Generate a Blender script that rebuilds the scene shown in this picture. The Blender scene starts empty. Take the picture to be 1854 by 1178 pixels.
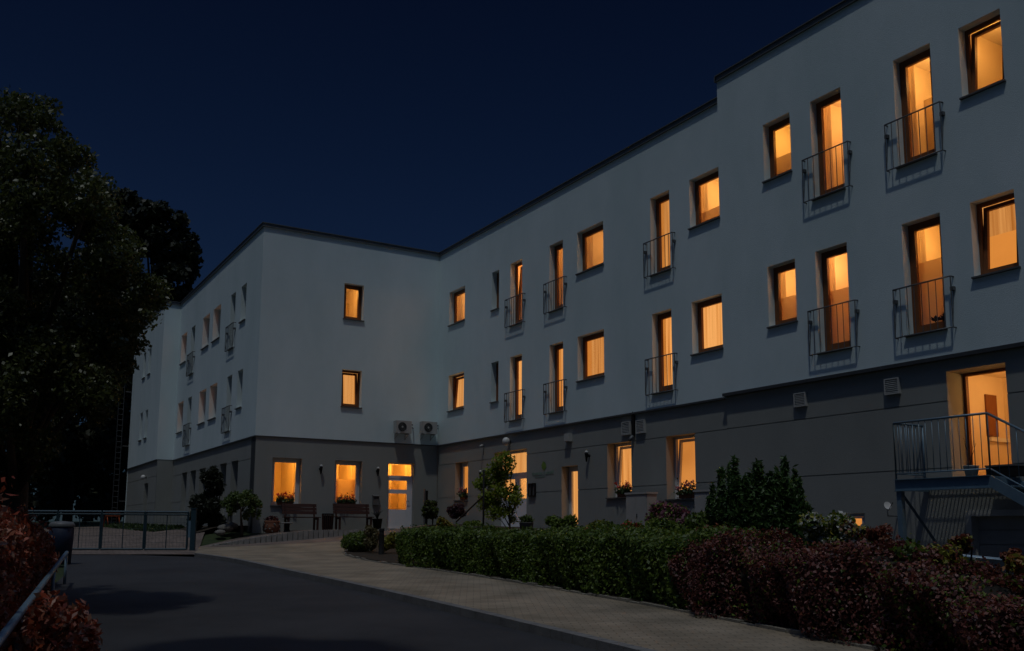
import bpy, math, random
import numpy as np
from mathutils import Vector, Matrix

random.seed(7); RNG = np.random.default_rng(11)
SC = bpy.context.scene
COL = SC.collection

# ------------------------------------------------------------------ camera
YAW, PITCH, ROLL = 0.53883, 0.13404, 0.0049
FPX, SHX, SHY, PW, PH = 1686.5, -0.26, 142.7, 1854.0, 1178.0
CAM = np.array([-15.8505, -32.0994, -0.0248])
_F = np.array([math.sin(YAW)*math.cos(PITCH), math.cos(YAW)*math.cos(PITCH), math.sin(PITCH)])
_R = np.array([math.cos(YAW), -math.sin(YAW), 0.0]); _U = np.cross(_R, _F)
CR = math.cos(ROLL)*_R + math.sin(ROLL)*_U
CU = -math.sin(ROLL)*_R + math.cos(ROLL)*_U
CF = _F
cd = bpy.data.cameras.new('camera'); cam = bpy.data.objects.new('camera', cd); COL.objects.link(cam)
cam.matrix_world = Matrix(((CR[0], CU[0], -CF[0], CAM[0]), (CR[1], CU[1], -CF[1], CAM[1]),
                           (CR[2], CU[2], -CF[2], CAM[2]), (0, 0, 0, 1)))
cd.sensor_width = 36.0; cd.lens = 36.0*FPX/PW
cd.shift_x = -SHX/PW; cd.shift_y = SHY/PW
cd.clip_start = 0.1; cd.clip_end = 2000
SC.camera = cam

# ------------------------------------------------------------------ light
LDIR = Vector((0.60, 0.64, -2.4)).normalized()          # direction the moonlight travels
EL = math.asin(-LDIR.z); AZ = math.atan2(-LDIR.x, -LDIR.y)
sd = bpy.data.lights.new('moon_light', 'SUN'); sd.energy = 0.57; sd.angle = math.radians(1.5); sd.color = (0.98, 1.0, 0.95)
sun = bpy.data.objects.new('moon_light', sd); COL.objects.link(sun)
sun.rotation_euler = LDIR.to_track_quat('-Z', 'Y').to_euler()
W = bpy.data.worlds.new('World'); SC.world = W; W.use_nodes = True
nt = W.node_tree; nt.nodes.clear()
out = nt.nodes.new('ShaderNodeOutputWorld'); bg = nt.nodes.new('ShaderNodeBackground')
sky = nt.nodes.new('ShaderNodeTexSky'); sky.sky_type = 'NISHITA'; sky.sun_disc = False
sky.sun_elevation = EL; sky.sun_rotation = AZ; sky.ozone_density = 4.0; sky.air_density = 1.0; sky.dust_density = 0.4
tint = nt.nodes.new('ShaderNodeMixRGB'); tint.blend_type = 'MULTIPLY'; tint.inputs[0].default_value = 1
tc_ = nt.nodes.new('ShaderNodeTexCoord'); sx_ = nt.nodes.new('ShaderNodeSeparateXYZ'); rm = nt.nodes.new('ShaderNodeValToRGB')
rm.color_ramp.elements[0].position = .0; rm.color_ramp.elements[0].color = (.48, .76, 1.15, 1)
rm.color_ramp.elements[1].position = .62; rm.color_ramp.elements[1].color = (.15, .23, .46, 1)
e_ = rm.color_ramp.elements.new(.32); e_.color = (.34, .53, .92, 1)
e_ = rm.color_ramp.elements.new(.74); e_.color = (2.4, 2.7, 3.0, 1)  # overhead sky, out of view, boosted in these stops to fill the shadows
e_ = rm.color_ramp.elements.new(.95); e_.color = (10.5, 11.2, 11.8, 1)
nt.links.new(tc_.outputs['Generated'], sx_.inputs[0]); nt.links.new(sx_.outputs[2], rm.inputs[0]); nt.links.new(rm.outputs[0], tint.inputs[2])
# a few faint stars
vo = nt.nodes.new('ShaderNodeTexVoronoi'); vo.inputs['Scale'].default_value = 26.0; lt = nt.nodes.new('ShaderNodeMath'); lt.operation = 'LESS_THAN'; lt.inputs[1].default_value = .03
sp = nt.nodes.new('ShaderNodeSeparateXYZ'); gt = nt.nodes.new('ShaderNodeMath'); gt.operation = 'GREATER_THAN'; gt.inputs[1].default_value = .8
ml = nt.nodes.new('ShaderNodeMath'); ml.operation = 'MULTIPLY'; m2_ = nt.nodes.new('ShaderNodeMath'); m2_.operation = 'MULTIPLY'; m2_.inputs[1].default_value = 3.0
nt.links.new(tc_.outputs['Generated'], vo.inputs['Vector']); nt.links.new(vo.outputs['Distance'], lt.inputs[0]); nt.links.new(vo.outputs['Color'], sp.inputs[0]); nt.links.new(sp.outputs[0], gt.inputs[0])
nt.links.new(lt.outputs[0], ml.inputs[0]); nt.links.new(gt.outputs[0], ml.inputs[1]); nt.links.new(ml.outputs[0], m2_.inputs[0])
ad = nt.nodes.new('ShaderNodeMixRGB'); ad.blend_type = 'ADD'; ad.inputs[0].default_value = 1
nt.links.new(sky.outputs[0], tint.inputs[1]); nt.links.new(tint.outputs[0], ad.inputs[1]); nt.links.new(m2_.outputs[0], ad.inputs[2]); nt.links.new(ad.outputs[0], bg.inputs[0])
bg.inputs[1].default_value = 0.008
nt.links.new(bg.outputs[0], out.inputs[0])
SC.view_settings.view_transform = 'Standard'; SC.view_settings.look = 'None'
SC.view_settings.exposure = 0.0; SC.view_settings.gamma = 1.0

# ------------------------------------------------------------------ pixel <-> place helpers
def ray(px, py):
    u = (px-PW/2-SHX)/FPX; v = -(py-PH/2-SHY)/FPX
    return CF+u*CR+v*CU
def at(px, py, D): return CAM+ray(px, py)*D
FH = np.array([math.sin(YAW), math.cos(YAW)])
def base_z(x, y):
    return -1.55+0.03*((x-CAM[0])*FH[0]+(y-CAM[1])*FH[1])
def gp(px, py, dz=0.0):
    d = ray(px, py)
    t = (-1.525+dz)/(d[2]-0.03*(d[0]*FH[0]+d[1]*FH[1]))
    p = CAM+t*d; return np.array([p[0], p[1]])
def sstep(a, b, t):
    t = np.clip((t-a)/(b-a), 0, 1); return t*t*(3-2*t)
def ground(x, y):
    x = np.asarray(x, float); y = np.asarray(y, float)
    b = base_z(x, y)
    r = np.interp(x, [-9, -7.6, -5.6, -4.1, -2.87, -2, 0], [0, .05, .17, .30, .41, .54, .53])
    b1 = r*sstep(-7.5, -2, y)*(y < 12)*(x < 1)
    b2 = .58*sstep(-4.2, -1.2, x)*sstep(-19, -14, y)*(y < 1)
    lw = np.interp(y, [0, 8, 22, 26], [.55, .34, .10, 0])*sstep(-11.5, -7.4, x)*sstep(-1.8, .6, y)
    lo = -.42*sstep(-15.5, -18, y)*sstep(-5.5, -3.5, x)
    dist = np.hypot(x+10, y+5)
    far = -0.9-b
    return b+np.maximum(np.maximum(b1, b2), lw)+lo+far*sstep(45, 90, dist)

# ------------------------------------------------------------------ materials
MATS = {}
def new_mat(name):
    m = bpy.data.materials.new(name); m.use_nodes = True; n = m.node_tree
    return m, n, n.nodes['Principled BSDF']
def setp(b, col=None, rough=None, metal=None, spec=None):
    if col is not None: b.inputs['Base Color'].default_value = (*col, 1)
    if rough is not None: b.inputs['Roughness'].default_value = rough
    if metal is not None: b.inputs['Metallic'].default_value = metal
    if spec is not None: b.inputs['Specular IOR Level'].default_value = spec
def noise_mat(name, c1, c2, scale=3.0, rough=.8, bump=0.0, bscale=60, metal=0.0, detail=6, stretch=None, spec=.3):
    m, n, b = new_mat(name); setp(b, c1, rough, metal, spec)
    tc = n.nodes.new('ShaderNodeTexCoord'); no = n.nodes.new('ShaderNodeTexNoise'); no.inputs['Scale'].default_value = scale
    no.inputs['Detail'].default_value = detail; no.inputs['Roughness'].default_value = .65
    src = tc.outputs['Object']
    if stretch:
        mp = n.nodes.new('ShaderNodeMapping'); mp.inputs['Scale'].default_value = stretch
        n.links.new(src, mp.inputs[0]); src = mp.outputs[0]
    n.links.new(src, no.inputs['Vector'])
    cr = n.nodes.new('ShaderNodeValToRGB'); cr.color_ramp.elements[0].position = .3; cr.color_ramp.elements[1].position = .7
    cr.color_ramp.elements[0].color = (*c1, 1); cr.color_ramp.elements[1].color = (*c2, 1)
    n.links.new(no.outputs[0], cr.inputs[0]); n.links.new(cr.outputs[0], b.inputs['Base Color'])
    if bump:
        n2 = n.nodes.new('ShaderNodeTexNoise'); n2.inputs['Scale'].default_value = bscale; n2.inputs['Detail'].default_value = 4
        n.links.new(tc.outputs['Object'], n2.inputs['Vector'])
        bp = n.nodes.new('ShaderNodeBump'); bp.inputs['Strength'].default_value = bump; bp.inputs['Distance'].default_value = .02
        n.links.new(n2.outputs[0], bp.inputs['Height']); n.links.new(bp.outputs[0], b.inputs['Normal'])
    return m
def leaf_mat(name, cols, rough=.55, trans=.25):
    """leaf colour picked per leaf (random per island)"""
    m, n, b = new_mat(name); setp(b, cols[0], rough, 0, .5)
    g = n.nodes.new('ShaderNodeNewGeometry'); cr = n.nodes.new('ShaderNodeValToRGB')
    el = cr.color_ramp.elements
    while len(el) < len(cols): el.new(.5)
    for i, c in enumerate(cols):
        el[i].position = i/max(1, len(cols)-1); el[i].color = (*c, 1)
    n.links.new(g.outputs['Random Per Island'], cr.inputs[0]); n.links.new(cr.outputs[0], b.inputs['Base Color'])
    if trans:
        tr = n.nodes.new('ShaderNodeBsdfTranslucent'); mx = n.nodes.new('ShaderNodeMixShader'); mx.inputs[0].default_value = trans
        n.links.new(cr.outputs[0], tr.inputs[0]); o = n.nodes['Material Output']
        n.links.new(b.outputs[0], mx.inputs[1]); n.links.new(tr.outputs[0], mx.inputs[2]); n.links.new(mx.outputs[0], o.inputs[0])
    return m
def glow_mat(name, c1, c2, strength=1.0, folds=0.0):
    """backlit curtain or blind seen through a lit window"""
    m, n, b = new_mat(name); n.nodes.remove(b)
    e = n.nodes.new('ShaderNodeEmission'); e.inputs[1].default_value = strength
    tc = n.nodes.new('ShaderNodeTexCoord'); no = n.nodes.new('ShaderNodeTexNoise')
    mp = n.nodes.new('ShaderNodeMapping'); mp.inputs['Scale'].default_value = (9, 9, .25) if folds else (.8, .8, .9)
    no.inputs['Scale'].default_value = 1.0 if not folds else 1.3; no.inputs['Detail'].default_value = 2
    n.links.new(tc.outputs['Object'], mp.inputs[0]); n.links.new(mp.outputs[0], no.inputs['Vector'])
    cr = n.nodes.new('ShaderNodeValToRGB'); cr.color_ramp.elements[0].position = .3; cr.color_ramp.elements[1].position = .72
    cr.color_ramp.elements[0].color = (*c1, 1); cr.color_ramp.elements[1].color = (*c2, 1)
    oi = n.nodes.new('ShaderNodeObjectInfo'); mm = n.nodes.new('ShaderNodeMath'); mm.operation = 'MULTIPLY_ADD'; mm.inputs[1].default_value = .40*strength; mm.inputs[2].default_value = .82*strength
    n.links.new(oi.outputs['Random'], mm.inputs[0]); n.links.new(mm.outputs[0], e.inputs[1])
    n.links.new(no.outputs[0], cr.inputs[0]); n.links.new(cr.outputs[0], e.inputs[0])
    n.links.new(e.outputs[0], n.nodes['Material Output'].inputs[0])
    return m
def glass_mat(name):
    m, n, b = new_mat(name); n.nodes.remove(b)
    t = n.nodes.new('ShaderNodeBsdfTransparent'); g = n.nodes.new('ShaderNodeBsdfGlossy'); g.inputs['Roughness'].default_value = .03
    mx = n.nodes.new('ShaderNodeMixShader'); fr = n.nodes.new('ShaderNodeLayerWeight'); pw = n.nodes.new('ShaderNodeMath'); pw.operation = 'POWER'; pw.inputs[1].default_value = 4; ma = n.nodes.new('ShaderNodeMath'); ma.operation = 'MULTIPLY_ADD'; ma.inputs[1].default_value = .8; ma.inputs[2].default_value = .03
    n.links.new(fr.outputs['Facing'], pw.inputs[0]); n.links.new(pw.outputs[0], ma.inputs[0]); n.links.new(ma.outputs[0], mx.inputs[0]); n.links.new(t.outputs[0], mx.inputs[1]); n.links.new(g.outputs[0], mx.inputs[2])
    n.links.new(mx.outputs[0], n.nodes['Material Output'].inputs[0]); return m

def paving_mat(name, c1, c2, mortar, sx=.2, sy=.1, rot=0.0):
    m, n, b = new_mat(name); setp(b, c1, .85, 0, .25)
    tc = n.nodes.new('ShaderNodeTexCoord'); mp = n.nodes.new('ShaderNodeMapping'); mp.inputs['Rotation'].default_value = (0, 0, rot)
    br = n.nodes.new('ShaderNodeTexBrick'); br.inputs['Color1'].default_value = (*c1, 1); br.inputs['Color2'].default_value = (*c2, 1)
    br.inputs['Mortar'].default_value = (*mortar, 1); br.inputs['Scale'].default_value = 1
    br.inputs['Brick Width'].default_value = sx; br.inputs['Row Height'].default_value = sy; br.inputs['Mortar Size'].default_value = .008
    n.links.new(tc.outputs['Object'], mp.inputs[0]); n.links.new(mp.outputs[0], br.inputs['Vector'])
    no = n.nodes.new('ShaderNodeTexNoise'); no.inputs['Scale'].default_value = 1.3; no.inputs['Detail'].default_value = 8
    n.links.new(tc.outputs['Object'], no.inputs['Vector'])
    cr = n.nodes.new('ShaderNodeValToRGB'); cr.color_ramp.elements[0].color = (.6, .6, .58, 1); cr.color_ramp.elements[1].color = (1.15, 1.12, 1.1, 1)
    cr.color_ramp.elements[0].position = .3; cr.color_ramp.elements[1].position = .7
    mu = n.nodes.new('ShaderNodeMixRGB'); mu.blend_type = 'MULTIPLY'; mu.inputs[0].default_value = 1
    n.links.new(no.outputs[0], cr.inputs[0]); n.links.new(br.outputs[0], mu.inputs[1]); n.links.new(cr.outputs[0], mu.inputs[2])
    n.links.new(mu.outputs[0], b.inputs['Base Color'])
    bp = n.nodes.new('ShaderNodeBump'); bp.inputs['Strength'].default_value = .5; bp.inputs['Distance'].default_value = .01; bp.invert = True
    n.links.new(br.outputs['Fac'], bp.inputs['Height']); n.links.new(bp.outputs[0], b.inputs['Normal'])
    return m

M = MATS
M['white'] = noise_mat('pale_blue_white_render', (.60, .725, .745), (.74, .845, .87), .45, .9, .35, 70, detail=10, stretch=(1, 1, .45))
M['grey'] = noise_mat('grey_render', (.265, .275, .26), (.32, .328, .31), .5, .9, .3, 80, detail=8, stretch=(1, 1, .5))
M['dark'] = noise_mat('anthracite_metal', (.045, .048, .052), (.065, .068, .072), 5, .45, spec=.4)
M['coping'] = noise_mat('zinc_coping', (.10, .11, .115), (.14, .15, .155), 5, .5, spec=.4)
M['roof'] = noise_mat('roof_felt', (.06, .06, .06), (.09, .09, .09), 2, .9)
M['brown'] = noise_mat('brown_window_wood', (.16, .056, .019), (.24, .09, .033), 12, .5, stretch=(6, 6, .6))
M['plastic'] = noise_mat('white_plastic_frame', (.66, .66, .66), (.74, .74, .74), 4, .4)
M['doorwhite'] = noise_mat('white_door', (.72, .73, .78), (.8, .8, .84), 2, .4)
M['iron'] = noise_mat('railing_steel', (.10, .11, .12), (.15, .155, .16), 20, .5, metal=.3)
M['sill'] = noise_mat('sill_metal', (.10, .10, .10), (.14, .14, .14), 6, .5)
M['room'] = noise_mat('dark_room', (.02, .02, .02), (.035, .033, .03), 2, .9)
M['glass'] = glass_mat('window_glass')
M['blue_steel'] = noise_mat('blue_grey_steel', (.13, .21, .28), (.18, .27, .34), 6, .45, metal=.3)
M['gate'] = noise_mat('teal_gate_paint', (.018, .045, .06), (.028, .06, .078), 8, .5)
M['concrete'] = noise_mat('concrete', (.22, .215, .205), (.34, .33, .31), 4, .9, .4, 40)
M['edging'] = noise_mat('edging_stone', (.17, .155, .125), (.28, .255, .21), 3, .9, .4, 40)
M['kerb'] = noise_mat('kerb_concrete', (.13, .125, .12), (.20, .195, .185), 3, .9, .4, 50)
M['asphalt'] = noise_mat('asphalt', (.027, .027, .030), (.055, .054, .057), .55, .8, .8, 160, detail=14)
M['soil'] = noise_mat('soil', (.025, .018, .012), (.05, .036, .022), 6, .95, .8, 25)
M['grassland'] = noise_mat('grass_ground', (.018, .03, .010), (.04, .055, .018), 2.5, .95, .8, 30)
M['paver'] = paving_mat('grey_pavers', (.275, .225, .16), (.31, .255, .185), (.185, .155, .115), .21, .105, .5)
M['paver_red'] = paving_mat('reddish_pavers', (.18, .14, .12), (.22, .17, .145), (.08, .07, .06), .21, .105, .9)
M['ac'] = noise_mat('ac_casing', (.36, .36, .35), (.43, .43, .42), 3, .5)
M['bark'] = noise_mat('bark', (.05, .038, .028), (.10, .075, .055), 6, .95, .8, 20, stretch=(4, 4, .6))
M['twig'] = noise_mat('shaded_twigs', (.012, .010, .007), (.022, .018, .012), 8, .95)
M['bench'] = noise_mat('bench_wood', (.035, .014, .011), (.06, .022, .016), 6, .6, stretch=(1, 8, 8))
M['bin'] = noise_mat('bin_blue', (.012, .02, .045), (.02, .03, .06), 5, .6)
M['pale'] = noise_mat('pale_plastic', (.4, .41, .4), (.5, .5, .48), 5, .6)
M['terracotta'] = noise_mat('terracotta', (.18, .075, .045), (.26, .11, .065), 6, .85)
M['orange'] = noise_mat('orange_paint', (.45, .09, .03), (.55, .13, .045), 6, .6)
M['black'] = noise_mat('black_metal', (.010, .010, .011), (.016, .016, .016), 8, .7, spec=.12)
M['stone'] = noise_mat('garden_stone', (.13, .125, .11), (.22, .21, .19), 7, .9, .6, 30)
M['signtext'] = noise_mat('sign_pale_green', (.16, .25, .21), (.22, .31, .26), 6, .7)
M['signgreen'] = noise_mat('sign_leaf_green', (.10, .22, .04), (.14, .28, .06), 6, .5)
M['barrow'] = noise_mat('barrow_blue', (.28, .38, .46), (.40, .50, .56), 8, .4, metal=.2)
M['globe'] = noise_mat('opal_globe', (.6, .6, .58), (.68, .68, .66), 4, .3)
OR1, OR2 = (.58, .195, .034), (.80, .30, .062)
M['glow_plain'] = glow_mat('lit_blind', OR1, OR2, .95)
M['glow_fold'] = glow_mat('lit_curtain', (.52, .165, .025), (.98, .42, .11), .95, 1)
M['glow_deep'] = glow_mat('lit_lower_blind', (.56, .18, .026), (.72, .25, .042), .95)
M['glow_dim'] = glow_mat('dim_lit_blind', (.22, .065, .010), (.32, .10, .016), .95)
M['glow_pale'] = glow_mat('lit_net_curtain', (.68, .25, .05), (1.0, .46, .135), .95, 1)
M['glow_door'] = glow_mat('lit_hall', (.70, .20, .016), (.82, .27, .034), 1.0)
M['ceiling'] = noise_mat('ceiling_paint', (.80, .70, .56), (.84, .74, .60), 1.5, .9)
def fabric():
    m, n, b = new_mat('sheer_curtain_fabric'); n.nodes.remove(b)
    d = n.nodes.new('ShaderNodeBsdfDiffuse'); t = n.nodes.new('ShaderNodeBsdfTranslucent'); mx = n.nodes.new('ShaderNodeMixShader'); mx.inputs[0].default_value = .7
    d.inputs[0].default_value = (.80, .70, .55, 1); t.inputs[0].default_value = (.90, .78, .60, 1)
    n.links.new(d.outputs[0], mx.inputs[1]); n.links.new(t.outputs[0], mx.inputs[2]); n.links.new(mx.outputs[0], n.nodes['Material Output'].inputs[0]); return m
M['fabric'] = fabric()
M['palewood'] = noise_mat('pale_wood', (.46, .33, .19), (.54, .40, .24), 5, .6, stretch=(6, 6, .6))
M['vestibule'] = noise_mat('room_plaster', (.76, .62, .45), (.82, .69, .52), 1.5, .9)

# ------------------------------------------------------------------ mesh builder
class MB:
    def __init__(s): s.v = []; s.f = []; s.m = []; s.sm = []
    def poly(s, pts, m=0, smooth=False):
        i = len(s.v); s.v += [tuple(float(c) for c in p) for p in pts]
        s.f.append(tuple(range(i, i+len(pts)))); s.m.append(m); s.sm.append(smooth)
    def box(s, lo, hi, m=0, X=None):
        (a, b, c), (d, e, f) = lo, hi
        P = [(a, b, c), (d, b, c), (d, e, c), (a, e, c), (a, b, f), (d, b, f), (d, e, f), (a, e, f)]
        s.hexa(P, m, X)
    def hexa(s, P, m=0, X=None):
        if X: P = [X(p) for p in P]
        i = len(s.v); s.v += [tuple(float(c) for c in p) for p in P]
        for q in ((0, 3, 2, 1), (4, 5, 6, 7), (0, 1, 5, 4), (1, 2, 6, 5), (2, 3, 7, 6), (3, 0, 4, 7)):
            s.f.append(tuple(i+k for k in q)); s.m.append(m); s.sm.append(False)
    def tube(s, pts, r, n=8, m=0, cap=True):
        pts = [Vector(p) for p in pts]; rr = r if isinstance(r, (list, tuple)) else [r]*len(pts)
        i0 = len(s.v)
        for k, p in enumerate(pts):
            t = (pts[min(k+1, len(pts)-1)]-pts[max(k-1, 0)]).normalized()
            a = t.cross(Vector((0, 0, 1)));
            if a.length < .05: a = t.cross(Vector((1, 0, 0)))
            a.normalize(); b = t.cross(a)
            for j in range(n):
                th = 2*math.pi*j/n; s.v.append(tuple(p+rr[k]*(math.cos(th)*a+math.sin(th)*b)))
        for k in range(len(pts)-1):
            for j in range(n):
                A = i0+k*n+j; B = i0+k*n+(j+1) % n
                s.f.append((A, B, B+n, A+n)); s.m.append(m); s.sm.append(n > 5)
        if cap:
            s.f.append(tuple(i0+j for j in range(n))[::-1]); s.m.append(m); s.sm.append(False)
            e = i0+(len(pts)-1)*n; s.f.append(tuple(e+j for j in range(n))); s.m.append(m); s.sm.append(False)
    def bar(s, a, b, w, m=0):  # square bar
        s.tube([a, b], w*.7071, 4, m)
    def lathe(s, prof, n=20, m=0, c=(0, 0, 0), smooth=True):
        i0 = len(s.v)
        for r, z in prof:
            for j in range(n):
                th = 2*math.pi*j/n; s.v.append((c[0]+r*math.cos(th), c[1]+r*math.sin(th), c[2]+z))
        for k in range(len(prof)-1):
            for j in range(n):
                A = i0+k*n+j; B = i0+k*n+(j+1) % n
                s.f.append((A, B, B+n, A+n)); s.m.append(m); s.sm.append(smooth)
    def build(s, name, mats, parent=None):
        me = bpy.data.meshes.new(name); me.from_pydata(s.v, [], s.f)
        if not isinstance(mats, (list, tuple)): mats = [mats]
        for q in mats: me.materials.append(q)
        me.polygons.foreach_set('material_index', s.m); me.polygons.foreach_set('use_smooth', s.sm); me.update()
        o = bpy.data.objects.new(name, me); COL.objects.link(o)
        if parent: o.parent = parent
        return o
def tag(o, label=None, cat=None, group=None, kind=None):
    if label: o['label'] = label
    if cat: o['category'] = cat
    if group: o['group'] = group
    if kind: o['kind'] = kind
    return o
def empty(name, loc, rz=0, label=None, cat=None, group=None):
    o = bpy.data.objects.new(name, None); COL.objects.link(o); o.location = tuple(float(c) for c in loc); o.rotation_euler = (0, 0, rz)
    o.empty_display_size = .2
    return tag(o, label, cat, group)
def copy_tree(o, parent=None):
    c = o.copy(); COL.objects.link(c)
    if parent: c.parent = parent
    for ch in list(o.children): copy_tree(ch, c)
    return c

# ------------------------------------------------------------------ foliage
def leaf_mesh(name, P, size, mats, parent=None, midx=None, elong=1.5, core=None, flat=0.0, N=None):
    """P: (n,3) leaf centres; every leaf is a small folded diamond of two triangles. core: an MB added in slot len(mats)-1"""
    n = len(P); rng = RNG
    d = rng.normal(size=(n, 3)); d /= np.linalg.norm(d, axis=1)[:, None]
    if N is not None:   # leaf planes lean to face outwards
        d = d*.75+N; d /= np.linalg.norm(d, axis=1)[:, None]
    t = rng.normal(size=(n, 3)); t[:, 2] -= flat; a = np.cross(d, t); a /= np.linalg.norm(a, axis=1)[:, None]+1e-9; b = np.cross(d, a)
    sz = size*(.6+.8*rng.random(n))[:, None]
    L = b*sz*elong*.5; Wd = a*sz*.5
    V = np.stack([P-L, P+Wd*.9-L*.1+d*sz*.12, P+L, P-Wd*.9-L*.1+d*sz*.12], 1).reshape(-1, 3)
    nv = 4*n; loops = np.arange(nv); nf = n
    mi = np.zeros(n, int) if midx is None else np.asarray(midx, int)
    me = bpy.data.meshes.new(name)
    cv = np.array(core.v).reshape(-1, 3) if core else np.zeros((0, 3))
    cfl = [f for f in core.f] if core else []
    cl = np.array([i+nv for f in cfl for i in f], int); cs = np.array([len(f) for f in cfl], int)
    me.vertices.add(nv+len(cv)); me.vertices.foreach_set('co', np.concatenate([V, cv]).ravel())
    me.loops.add(nv+len(cl)); me.loops.foreach_set('vertex_index', np.concatenate([loops, cl]))
    me.polygons.add(nf+len(cfl))
    st = np.concatenate([np.arange(nf)*4, nv+np.concatenate([[0], np.cumsum(cs)[:-1]]) if len(cs) else np.zeros(0, int)])
    me.polygons.foreach_set('loop_start', st.astype(int))
    me.polygons.foreach_set('loop_total', np.concatenate([np.full(nf, 4), cs]).astype(int))
    for q in mats: me.materials.append(q)
    me.polygons.foreach_set('material_index', np.concatenate([mi, np.full(len(cfl), len(mats)-1)]).astype(int))
    me.update(calc_edges=True); me.validate()
    o = bpy.data.objects.new(name, me); COL.objects.link(o)
    if parent: o.parent = parent
    return o
def blob_points(n, clumps, shell=.45):
    """clumps: list of (cx,cy,cz,rx,ry,rz); leaves near the outside of each clump"""
    C = np.array([c[:3] for c in clumps]); Rr = np.array([c[3:6] for c in clumps])
    w = (Rr.prod(1))**(2/3); k = RNG.choice(len(C), n, p=w/w.sum())
    d = RNG.normal(size=(n, 3)); d /= np.linalg.norm(d, axis=1)[:, None]
    r = 1-shell*RNG.random(n)**1.5
    r *= 1+.10*RNG.normal(size=n)
    return C[k]+d*r[:, None]*Rr[k], d
def lump(mb, c, r, m=0, n=10, k=6, jit=.12):
    i0 = len(mb.v)
    for a in range(k+1):
        ph = math.pi*a/k-math.pi/2
        for j in range(n):
            th = 2*math.pi*j/n; q = 1+jit*random.uniform(-1, 1)
            mb.v.append((c[0]+r[0]*q*math.cos(ph)*math.cos(th), c[1]+r[1]*q*math.cos(ph)*math.sin(th), c[2]+r[2]*q*math.sin(ph)))
    for a in range(k):
        for j in range(n):
            A = i0+a*n+j; B = i0+a*n+(j+1) % n
            mb.f.append((A, B, B+n, A+n)); mb.m.append(m); mb.sm.append(True)
def crown_clumps(n, c, R, rad, squash=.8, seed=0, top_taper=0.0, fill=.55):
    r = np.random.default_rng(seed); out = []
    while len(out) < n:
        d = r.normal(size=3); d /= np.linalg.norm(d); q = fill+(1-fill)*r.random()
        p = d*q
        if top_taper and p[2] > 0: p[:2] *= 1-top_taper*p[2]
        s = rad*(.65+.7*r.random())
        out.append((c[0]+p[0]*R[0], c[1]+p[1]*R[1], c[2]+p[2]*R[2], s, s, s*squash))
    return out
def tree(name, loc, h_trunk, r_trunk, clumps, nleaf, lsize, mat, label, cat='tree', group=None, core=True, cs=.62, lean=(0, 0), elong=1.5, barkm=None, shell=.5, limbs=10):
    """clumps are in the tree's own frame"""
    t = empty(name, loc, 0, label, cat, group)
    mb = MB(); top = max(c[2] for c in clumps); cz = h_trunk
    pts = []; rr = []
    for k in range(9):
        f = k/8; pts.append((lean[0]*f+.04*math.sin(5*f+1), lean[1]*f+.04*math.cos(4*f), -.15+(top*.85+.15)*f)); rr.append(max(.012, r_trunk*(1.25-1.15*f)))
    mb.tube(pts, rr, 8)
    cl = sorted(clumps, key=lambda c: -c[3])[:limbs]
    for c in cl:
        z0 = min(max(h_trunk*.8, c[2]*.55), top*.8); f = (z0+.15)/(top*.85+.15)
        s0 = Vector((lean[0]*f, lean[1]*f, z0)); e0 = Vector(c[:3])
        mid = s0.lerp(e0, .5)+Vector((random.uniform(-.1, .1), random.uniform(-.1, .1), .1))*c[3]
        mb.tube([s0, mid, e0], [r_trunk*.45, r_trunk*.3, r_trunk*.1], 6)
    mb.build('trunk', barkm or M['bark'], t)
    P, Nn = blob_points(nleaf, clumps, shell)
    co = None
    if core:
        co = MB()
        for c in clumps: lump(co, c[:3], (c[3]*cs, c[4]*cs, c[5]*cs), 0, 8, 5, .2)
    leaf_mesh('crown', P, lsize, [mat, M['twig']], t, None, elong, co, N=Nn*.6)
    return t
def shrub(name, loc, clumps, nleaf, lsize, mats, label, cat='shrub', group=None, frac=None, core=True, elong=1.5, shell=.5, flat=0.0, core_s=.7):
    """one mesh: leaves (several materials by share frac) over a dark twiggy heart, origin at its foot"""
    P, Nn = blob_points(nleaf, clumps, shell)
    mi = None
    if frac is not None: mi = RNG.choice(len(mats), nleaf, p=np.array(frac)/sum(frac))
    co = MB()
    if core:
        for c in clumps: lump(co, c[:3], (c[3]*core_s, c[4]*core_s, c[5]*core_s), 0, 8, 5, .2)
    for k in range(4 if core else 0): co.tube([(0, 0, -.1), (random.uniform(-.1, .1), random.uniform(-.1, .1), clumps[0][2])], .012, 5)
    o = leaf_mesh(name, P, lsize, list(mats)+[M['twig']], None, mi, elong, co, flat, N=Nn*.5)
    o.location = tuple(float(c) for c in loc)
    return tag(o, label, cat, group)
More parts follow.
